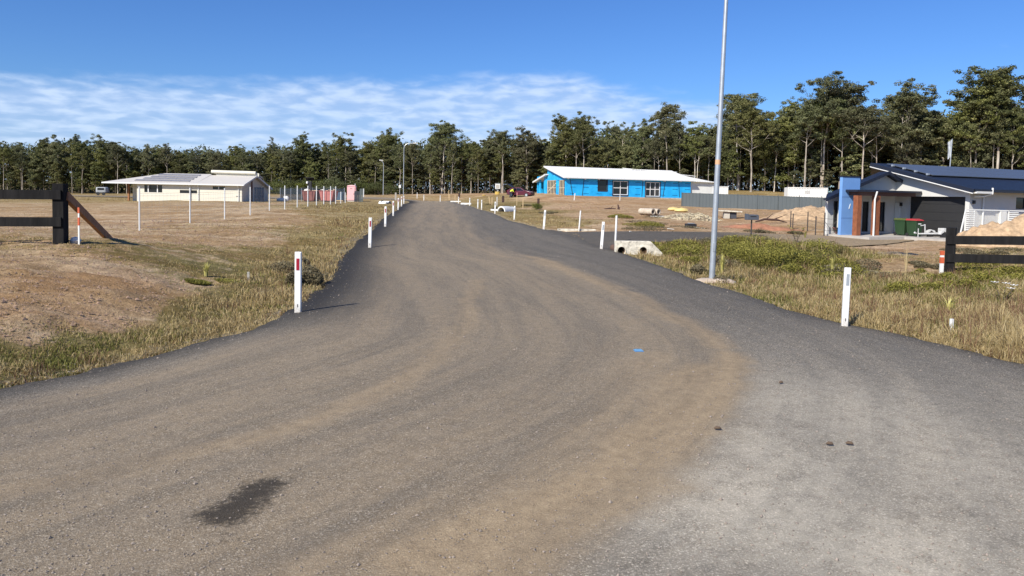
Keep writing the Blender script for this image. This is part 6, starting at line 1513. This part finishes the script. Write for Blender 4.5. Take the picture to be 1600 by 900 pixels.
# main roof
mb = MB(); LRr = LR + .5
roof_quad(mb, [(-.55, -.6, zE + .12), (LRr, -.6, zE + .12), (LRr, yT, zT + .12), (-.55, yT, zT + .12)], .10); o = mb.build('roof', M_NAVY, HR)
mb = MB(); roof_quad(mb, [(-.55, yT + .003, zT + .13), (LRr, yT + .003, zT + .13), (LRr, yT + 5, zT - 1.1), (-.55 + 1.25 * 5, yT + 5, zT - 1.1)], .12); mb.build('rear_roof', M_NAVY, HR)
MB().bar((-.58, -.6, zE + .01), (-.58, yT, zT + .01), .05, .24).build('fascia', M_NAVYF, HR); MB().bar((-.60, -.58, zE - .125), (-.60, yT, zT - .125), .05, .05).build('white_trim', M_WPAINT, HR)
MB().bar((-.5, -.66, zE + .03), (LRr, -.66, zE + .03), .12, .14).build('gutter', M_NAVYF, HR)
MB().bb(-.5, .0, -.6, .0, zE - .12, zE - .06).build('soffit', M_WPAINT, HR)
mb = MB(); mb.bar((-.5, -.68, zE - .06), (.9, -.68, zE - .06), .10, .12); mb.tube([(.95, -.70, zE + .22), (.95, -.70, zE - .12), (.55, -.45, zE - .28), (.25, -.12, zE - .30)], .055, 8); mb.build('rainwater_head', M_WPAINT, HR)
xd = rx_at(1535.5, 0); MB().tube([(xd, -.08, zE - .25), (xd, -.08, 0)], .05, 8).build('downpipe', M_WPAINT, HR)
MB().bb(-.1, .0, .05, 1.2, 0, 0.01)
# solar array on the slope
def onroof(x, y, dz=.0): return (x, y, zE + .12 + slr * (y + .6) + dz)
ys0, ys1 = yT - .55, yT * .40
y_lo = ys1; y_hi = ys0; rows = 3; ph = (y_hi - y_lo) / rows; xs = rx_at(1392, y_hi)
for r_ in range(rows):
    for k in range(16):
        x0_ = .25 + r_ * .0 + k * 1.06; y0_ = y_lo + r_ * ph
        mb = MB(); roof_quad(mb, [onroof(x0_, y0_, .12), onroof(x0_ + 1.03, y0_, .12), onroof(x0_ + 1.03, y0_ + ph * .98, .12), onroof(x0_, y0_ + ph * .98, .12)], .04); mb.build('solar_panel', M_PV, HR)
for k in range(4): q = onroof(.12, y_lo + (y_hi - y_lo) * (k + .3) / 4, .1); MB().box(*q, .18, .12, .12).build('rail_bracket', M_GALV, HR)
# entry wall facing the camera, blue pillar, left wing
yE = ytop; xL = rx_at(1294.5, yE); xpk = rx_at(1378, yE); zl0 = rz_at(1281, 310, rx_at(1281, yE), yE); zl = lambda x: zl0 + .33 * (min(x, xpk) - rx_at(1281, yE)) - .42 * max(0, x - xpk)
xd0, xd1 = rx_at(1349, yE), rx_at(1359, yE); xf0, xf1 = rx_at(1369.5, yE), rx_at(1384.5, yE); xn0, xn1 = rx_at(1303.5, yE), rx_at(1311, yE)
zq = rz_at(1360, 313.5, -2, yE); zq0 = rz_at(1376, 362, -2, yE)
mb = MB(); wallx(mb, xL, 0, -.4, 2.0, yE, .2, [(xn0, xn1, .25, 1.99), (xd0, xd1, zq0, 1.999), (xf0, xf1, zq0, 1.999)]); 
mb.prism([(xL, yE, 2.001), (0, yE, 2.001), (0, yE, zl(0) - .12), (xpk, yE, zl(xpk) - .12), (xL, yE, zl(xL) - .12)], (0, .2, 0)); mb.build('entry_wall', M_REND, HR)
window(HR, xn0, xn1, .25, 1.99, yE, .2); window(HR, xd0, xd1, zq0, 1.99, yE, .2); window(HR, xf0, xf1, zq0, 1.99, yE, .2)
mb = MB(); mb.prism([(xL + .23, yE + .203, -.4), (xL + 1.15 * 2.4 + .2, yE + 2.4, -.4), (xL + 1.15 * 2.4 + .2, yE + 2.4, zl(xL) - .25), (xL + .23, yE + .203, zl(xL) - .2)], (.2, 0, 0)); mb.build('side_wall', M_REND, HR)
mb = MB(); xt = rx_at(1281, yE); yF = yE - .45; yM = yE + .22
roof_quad(mb, [(xt, yF, zl(xt)), (xpk, yF, zl(xpk)), (xpk, yM, zl(xpk)), (xt + .8, yM, zl(xt + .8))], .09)
roof_quad(mb, [(xt + .8, yM + .002, zl(xt + .8)), (xpk, yM + .002, zl(xpk)), (xpk, yM + 2.4, zl(xpk) - 1.7), (xt + 3.6, yM + 2.4, zl(xt + 3.6) - 1.7)], .09)
roof_quad(mb, [(xpk + .002, yF, zl(xpk)), (-.01, yF, zl(-.01)), (-.01, yM, zl(-.01)), (xpk + .002, yM, zl(xpk))], .09)
roof_quad(mb, [(xpk + .002, yM + .002, zl(xpk)), (-.01, yM + .002, zl(-.01)), (-.01, yM + 2.4, zl(-.01) - 1.7), (xpk + .002, yM + 2.4, zl(xpk) - 1.7)], .09); mb.build('wing_roof', M_NAVY, HR)
MB().bar((xt, yE - .47, zl(xt) - .08), (xpk, yE - .47, zl(xpk) - .08), .05, .2).bar((xpk + .003, yE - .47, zl(xpk) - .08), (-.03, yE - .47, zl(-.03) - .08), .05, .2).build('fascia', M_NAVYF, HR)
MB().bar((xt - .03, yE - .45, zl(xt) - .05), (xt + .5, yE + .1, zl(xt) - .05), .12, .12).build('gutter', M_NAVYF, HR)
# side door in garage return
MB().bb(-.06, -.003, ytop - .38 + .0, ytop - .02, -.05, 1.95).build('side_door', M_WPAINT, HR)
yP = yE - 1.05; xp0, xp1 = rx_at(1316, yP), rx_at(1343.5, yP); zp = rz_at(1330, 277, (xp0 + xp1) / 2, yP)
M_BLUE = mat('blue_feature_wall', (.15, .31, .62), .6, var=.05, scale=2, bump=.1); pw_ = MB().bb(xp0, xp1, yP, yP + .2, -.4, zp).build('feature_wall', M_BLUE, HR)
MB().bb(xp0 - .03, xp1 + .03, yP - .03, yP + .23, zp + .003, zp + .07).build('capping', M_NAVYF, pw_)
xk = (xp0 + xp1) / 2 - .08; MB().bar((xk - .05, yP - .012, 1.55), (xk + .06, yP - .012, 1.85), .035, .02, up=(0, 1, 0)).build('house_number', M_WPAINT, pw_)
for z in (1.0, 2.25): MB().bb(xp0 + .0, xp1 - .0, yP - .006, yP - .001, z - .012, z + .012).build('joint', mat('joint_blue', (.04, .12, .34), .7), pw_)
xq = rx_at(1313.5, yE - .12); MB().bb(xq - .05, xq + .05, yE - .16, yE - .06, -.2, zl(xq) - .15).build('downpipe', M_WPAINT, HR)
# portico
yo = yE - 1.55; q0, q1 = rx_at(1321, yP), -.1; zpr = rz_at(1370, 300, -2, yo)
mb = MB(); mb.bb(q0, q1, yo - .35, yP - .012, zpr - .02, zpr + .10); mb.bb(xp1 + .05, q1, yP - .012, yE - .003, zpr - .02, zpr + .10); po = mb.build('portico_roof', M_NAVYF, HR)
mb = MB(); mb.bb(q0 + .3, q1 - .35, yo - .2, yo - .05, zpr - .24, zpr - .023); mb.bb(q0 + .3, q0 + .45, yo - .05, yP - .02, zpr - .24, zpr - .023); mb.build('beam', mat('dark_brown_beam', (.10, .045, .03), .6), po)
M_TPOST = mat('oiled_timber_post', (.25, .085, .035), .55, var=.25, scale=5)
for px in (1337.5, 1366.5): x = rx_at(px, yo); MB().bb(x - .17, x + .17, yo - .3, yo + .02, -.3, zpr - .243 + .22 * 0).build('post', M_TPOST, HR, bevel=.01)
x = rx_at(1359.5, yo); MB().tube([(x + .0, yo - .5, zpr + .02), (x, yo - .42, zpr - .25), (x, yo - .36, zpr - .45), (x, yo - .36, -.2)], .05, 8).build('downpipe', M_WPAINT, HR)
# paving strip in front
sb = MB(); sb.bb(xL - .2, -.3, yE - 3.2, yE - .0, -.3, .0); sb.bb(-3.2, .3, -1.0, yE - 3.203, -.3, -.001); o = sb.build('paving', mat('pale_concrete_paving', (.42, .39, .35), .9, var=.12), HR)
tag(HR, 'modern white house with a navy skillion roof, solar panels and a blue feature wall', 'house')

# white louvre fence panel before the long wall
pA = W(1500, 355, 42.0); pA = Vector((pA[0], 42.0, z1(pA[0], 42.0))); root = empty('white_fence', pA, R(16))
zt_ = zat(1512, 327.5, 42) - pA.z; xlv = 4.2
mb = MB(); mb.bar((0.35, 0, zt_), (6.5, 0, zt_ - .05), .05, .06); mb.bar((0, 0, .15), (6.5, 0, .15), .05, .06); mb.bar((0, 0, .15), (.35, 0, zt_), .06, .06); mb.bar((.95, 0, .15), (.95, 0, zt_), .05, .05); mb.bar((3.4, 0, .15), (3.4, 0, zt_), .05, .05); mb.bar((5.2, 0, .15), (5.2, 0, zt_), .05, .05); mb.build('frame', M_WPAINT, root)
for x0_, x1_ in ((.38, .92), (3.43, 4.1)):
    mb = MB(); z = .25
    while z < zt_ - .05: mb.box((x0_ + x1_) / 2, 0, z, x1_ - x0_, .05, .07, rx=.7); z += .11
    mb.build('louvre_panel', M_WPAINT, root)
mb = MB()
for k in range(60): x = 1.0 + k * .04; mb.bar((x, 0, .18), (x, 0, zt_ - .03), .004, .004)
for k in range(16): z = .25 + k * .1; (mb.bar((1.0, 0, z), (3.4, 0, z), .004, .004) if z < zt_ else None)
mb.build('wire_infill', M_WPAINT, root)
tag(root, 'white framed side fence with louvre panels in front of the dark roofed house', 'fence')

# wheelie bins
def bin_(px, py, lidcol, label, rz):
    c = G(px, py); c.z = max(c.z, zg); root = empty('wheelie_bin', c, rz); Mg = mat('green_bin', (.02, .05, .02), .5, var=.1)
    mb = MB(); a, b_ = .23, .28; h = .93; mb.add([(-a, -b_, .05), (a, -b_, .05), (a, b_, .05), (-a, b_, .05), (-.29, -.34, h), (.29, -.34, h), (.29, .36, h), (-.29, .36, h)], [(3, 2, 1, 0), (0, 1, 5, 4), (1, 2, 6, 5), (2, 3, 7, 6), (3, 0, 4, 7), (4, 5, 6, 7)]); mb.build('body', Mg, root, bevel=.02)
    MB().bb(-.31, .31, -.36, .38, h - .05, h).build('rim', Mg, root, bevel=.01)
    mb = MB(); mb.prism([(-.31, -.39, h + .003), (-.31, .38, h + .003), (-.31, .36, h + .10), (-.31, -.05, h + .12), (-.31, -.36, h + .05)], (.62, 0, 0)); mb.build('lid', mat('bin_lid', lidcol, .5), root, bevel=.015)
    MB().tube([(-.25, .42, h - .02), (.25, .42, h - .02)], .018, 8).build('handle', M_BLACK, root)
    for x in (-.25, .25): MB().tube([(x - .03, .28, .1), (x + .03, .28, .1)], .1, 14).build('wheel', M_BLACK, root)
    MB().bb(-.12, .12, -.352, -.345, .72, .78).build('sticker', M_WPAINT, root)
    return tag(root, label, 'wheelie bin')
bin_(1409, 372.5, (.09, .11, .03), 'green wheelie bin with an olive lid, left one of the pair', .5)
bin_(1428, 373.5, (.40, .04, .045), 'green wheelie bin with a red lid in front of the garage', .4)
# boat trailer
c = G(1455, 373.5); root = empty('boat_trailer', c, .25); root.scale = (.82, .82, .82); Mw = mat('trailer_paint', (.55, .55, .54), .5, var=.15, scale=5)
mb = MB(); mb.bar((-1.1, 0, .38), (1.0, -.45, .42), .07, .08); mb.bar((-1.1, 0, .38), (1.0, .45, .42), .07, .08); mb.bar((-.1, -.5, .40), (-.1, .5, .40), .06, .06); mb.bar((.8, -.55, .42), (.8, .55, .42), .06, .06); mb.build('frame', Mw, root)
mb = MB(); mb.bar((-.55, 0, .4), (-.6, 0, 1.05), .06, .05); mb.bar((-.6, 0, 1.0), (-.95, 0, .95), .05, .05); mb.bar((-1.05, .1, -.0), (-1.05, .1, .75), .04, .04); mb.build('winch_post', Mw, root)
MB().tube([(-1.3, 0, .4), (-1.45, 0, .46)], [.05, .07], 8).build('coupling', Mw, root, smooth=True); MB().tube([(-1.05, .06, .06), (-1.05, .14, .06)], .07, 12).build('jockey_wheel', M_BLACK, root)
for y in (-.6, .6):
    MB().tube([(.45, y - .06, .24), (.45, y + .06, .24)], .24, 18).build('wheel', M_BLACK, root); mb = MB(); mb.prism([(.1, y - .12, .38), (.2, y - .12, .58), (.45, y - .12, .66), (.75, y - .12, .58), (.85, y - .12, .40), (.80, y - .12, .36), (.45, y - .12, .6), (.15, y - .12, .36)], (0, .24, 0)); mb.build('mudguard', Mw, root)
MB().box(.95, -.1, .62, .55, .5, .34).build('tool_box', Mw, root, bevel=.02); tag(root, 'white empty trailer parked in front of the dark garage door', 'trailer')
# wheelbarrow by the left wing
c = G(1304, 369); root = empty('wheelbarrow', c, .8); mb = MB(); mb.add([(-.35, -.22, .3), (.3, -.18, .3), (.3, .18, .3), (-.35, .22, .3), (-.5, -.32, .55), (.5, -.28, .6), (.5, .28, .6), (-.5, .32, .55)], [(3, 2, 1, 0), (0, 1, 5, 4), (1, 2, 6, 5), (2, 3, 7, 6), (3, 0, 4, 7)]); mb.build('tray', M_STEEL, root)
mb = MB(); [mb.tube([(.6, 0, .2), (.2, s * .15, .28), (-.9, s * .28, .55)], .02, 6) for s in (-1, 1)]; [mb.tube([(-.3, s * .2, .3), (-.4, s * .2, 0)], .018, 6) for s in (-1, 1)]; mb.build('frame', mat('red_frame', (.45, .06, .05), .5), root); MB().tube([(.6, -.04, .19), (.6, .04, .19)], .19, 16).build('wheel', M_BLACK, root); tag(root, 'dark wheelbarrow parked against the left wing of the dark roofed house', 'wheelbarrow')
# flag behind the roof
c = at(1480, 62); root = empty('flagpole', c); zt_ = zat(1483, 217, 62) - c.z; mb = MB(); mb.tube([(0, 0, -.1), (.0, 0, zt_ * .5), (.12, 0, zt_)], [.05, .045, .03], 8); mb.build('pole', M_GALV, root)
vs = []; n = 9; m_ = 6
for i in range(n):
    for j in range(m_): vs.append((.12 - j * .07 * (1 - .3 * i / n) - .02, .04 * math.sin(j * 1.9 + i * .5), zt_ - .05 - i * .17 - j * .05))
mbf = MB().add(vs, [(i * m_ + j, i * m_ + j + 1, (i + 1) * m_ + j + 1, (i + 1) * m_ + j) for i in range(n - 1) for j in range(m_ - 1)]); mbf.build('flag', mat('pale_flag', (.42, .44, .46), .8, var=.3, scale=3), root, smooth=True); tag(root, 'thin pole with a limp pale flag behind the solar roof', 'flagpole')

# ------------------------------------------------------------------ dark red hatchback with open tailgate
c = at(813, 118); CARZ = R(-24); car = empty('parked_car', c, CARZ); M_CAR = mat('dark_red_car_paint', (.085, .010, .022), .25, spec=.6); M_CG = mat('car_glass', (.01, .012, .015), .06)
Wd = .82; prof = [(-1.95, .38), (-2.0, .75), (-1.9, 1.0), (-1.25, 1.42), (-.2, 1.48), (.35, 1.40), (1.05, 1.02), (1.75, .88), (2.02, .70), (2.05, .38), (1.75, .28), (-1.7, .28)]
mb = MB(); n = len(prof); vs = []
for s, k_ in ((-1, 0), (1, 1)):
    for x, z in prof: tap = 1 - max(0, z - .95) * .30; vs.append((x, s * Wd * tap, z))
fs = [tuple(range(n)), tuple(range(2 * n - 1, n - 1, -1))] + [(i, i + n, (i + 1) % n + n, (i + 1) % n) for i in range(n)]
mb.add(vs, fs); mb.build('body', M_CAR, car, bevel=.05)
for s in (-1, 1):
    mb = MB(); k_ = Wd + .006
    for pts in (([(-1.15, .98), (-.95, 1.33), (-.42, 1.38), (-.42, .98)]), ([(-.36, .98), (-.36, 1.38), (.28, 1.32), (.85, .99)])):
        mb.prism([(x, s * (k_ - max(0, z - .95) * .30 * Wd), z) for x, z in pts], (0, s * .008, 0))
    mb.build('side_window', M_CG, car)
    for x in (-1.25, 1.3): w_ = MB().tube([(x, s * (Wd - .16), .31), (x, s * (Wd + .03), .31)], .31, 20).build('wheel', M_BLACK, car); MB().tube([(x, s * (Wd + .031), .31), (x, s * (Wd + .04), .31)], .19, 14).build('rim', M_GALV, w_)
    MB().box(1.93, s * .6, .70, .16, .3, .13).build('headlight', M_GLASS, car); MB().box(-1.98, s * .66, .85, .06, .2, .28).build('tail_light', M_REFR, car)
mb = MB(); mb.prism([(.42, -.6, 1.385), (.42, .6, 1.385), (1.02, .68, 1.05), (1.02, -.68, 1.05)], (.02, 0, .02)); mb.build('windscreen', M_CG, car)
MB().bar((-1.25, 0, 1.47), (-2.15, 0, 1.98), 1.2, .06).build('tailgate', M_BLACK, car); MB().bb(-2.06, -1.99, -.6, .6, .62, 1.1).build('boot_opening', M_DARK, car); MB().bb(-2.1, -1.9, -.7, .7, .28, .45).build('bumper', M_STEEL, car)  # boot interior is a dark box painted as shade
tag(car, 'dark red hatchback with its tailgate open on the dirt lot left of the blue house', 'car')
# the worker bending at the boot
p = at(797, 117.2); per = empty('person', p, R(10))
def skinned(name, verts, edges, rads, M, parent, sub=2):
    me = bpy.data.meshes.new(name); me.from_pydata(verts, edges, []); o = bpy.data.objects.new(name, me); link(o, parent); me.materials.append(M)
    sk = o.modifiers.new('skin', 'SKIN'); sk.use_smooth_shade = True
    for i, r_ in enumerate(rads): me.skin_vertices[0].data[i].radius = (r_, r_) if not isinstance(r_, tuple) else r_
    me.skin_vertices[0].data[0].use_root = True
    s_ = o.modifiers.new('sub', 'SUBSURF'); s_.levels = sub; s_.render_levels = sub; return o
M_SKIN = mat('skin', (.42, .24, .16), .6); M_HIVIS = mat('hi_vis_yellow', (.72, .85, .05), .7); M_TRS = mat('dark_work_trousers', (.03, .035, .05), .8); M_BOOT = mat('tan_boots', (.16, .10, .06), .8)
#          0 pelvis      1 waist       2 chest        3 neck         4 head        5/6 shoulders ... bending forward toward +x
V_ = [(0, 0, .92), (.10, 0, 1.08), (.27, 0, 1.26), (.40, 0, 1.36), (.50, 0, 1.42),
      (.31, -.19, 1.30), (.40, -.23, 1.04), (.56, -.16, .90), (.64, -.13, .87), (.31, .19, 1.30), (.42, .24, 1.06), (.58, .16, .93), (.66, .13, .90),
      (.0, -.11, .84), (.06, -.13, .48), (.0, -.14, .09), (.13, -.15, .04), (-.02, .11, .84), (.0, .14, .48), (-.10, .15, .09), (.03, .16, .04)]
E_ = [(0, 1), (1, 2), (2, 3), (3, 4), (2, 5), (5, 6), (6, 7), (7, 8), (2, 9), (9, 10), (10, 11), (11, 12), (0, 13), (13, 14), (14, 15), (15, 16), (0, 17), (17, 18), (18, 19), (19, 20)]
R_ = [.13, .125, .15, .055, .10, .065, .048, .036, .035, .065, .048, .036, .035, .095, .062, .045, .045, .095, .062, .045, .045]
skinned('body', V_, E_, R_, M_SKIN, per)
skinned('shirt', [V_[0], V_[1], V_[2], (.37, 0, 1.34), V_[5], V_[6], (.50, -.19, .955), V_[9], V_[10], (.52, .19, .98)], [(0, 1), (1, 2), (2, 3), (2, 4), (4, 5), (5, 6), (2, 7), (7, 8), (8, 9)], [.15, .15, .175, .08, .085, .068, .055, .085, .068, .055], M_HIVIS, per)
skinned('trousers', [(0, 0, .93), V_[13], V_[14], (.0, -.14, .13), V_[17], V_[18], (-.10, .15, .13)], [(0, 1), (1, 2), (2, 3), (0, 4), (4, 5), (5, 6)], [.15, .115, .082, .068, .115, .082, .068], M_TRS, per)
mb = MB(); [mb.box(x, y, .05, .28, .11, .11) for x, y in ((.07, -.145), (-.03, .155))]; mb.build('boots', M_BOOT, per, bevel=.03)
MB().lathe([(.17, 0), (.175, .01), (.11, .015), (.105, .09), (.01, .12)], 14, (.52, 0, 1.49)).build('hat', M_BLACK, per, smooth=True)
tag(per, 'worker in a yellow hi-vis shirt and dark trousers bending over at the open car boot', 'person')
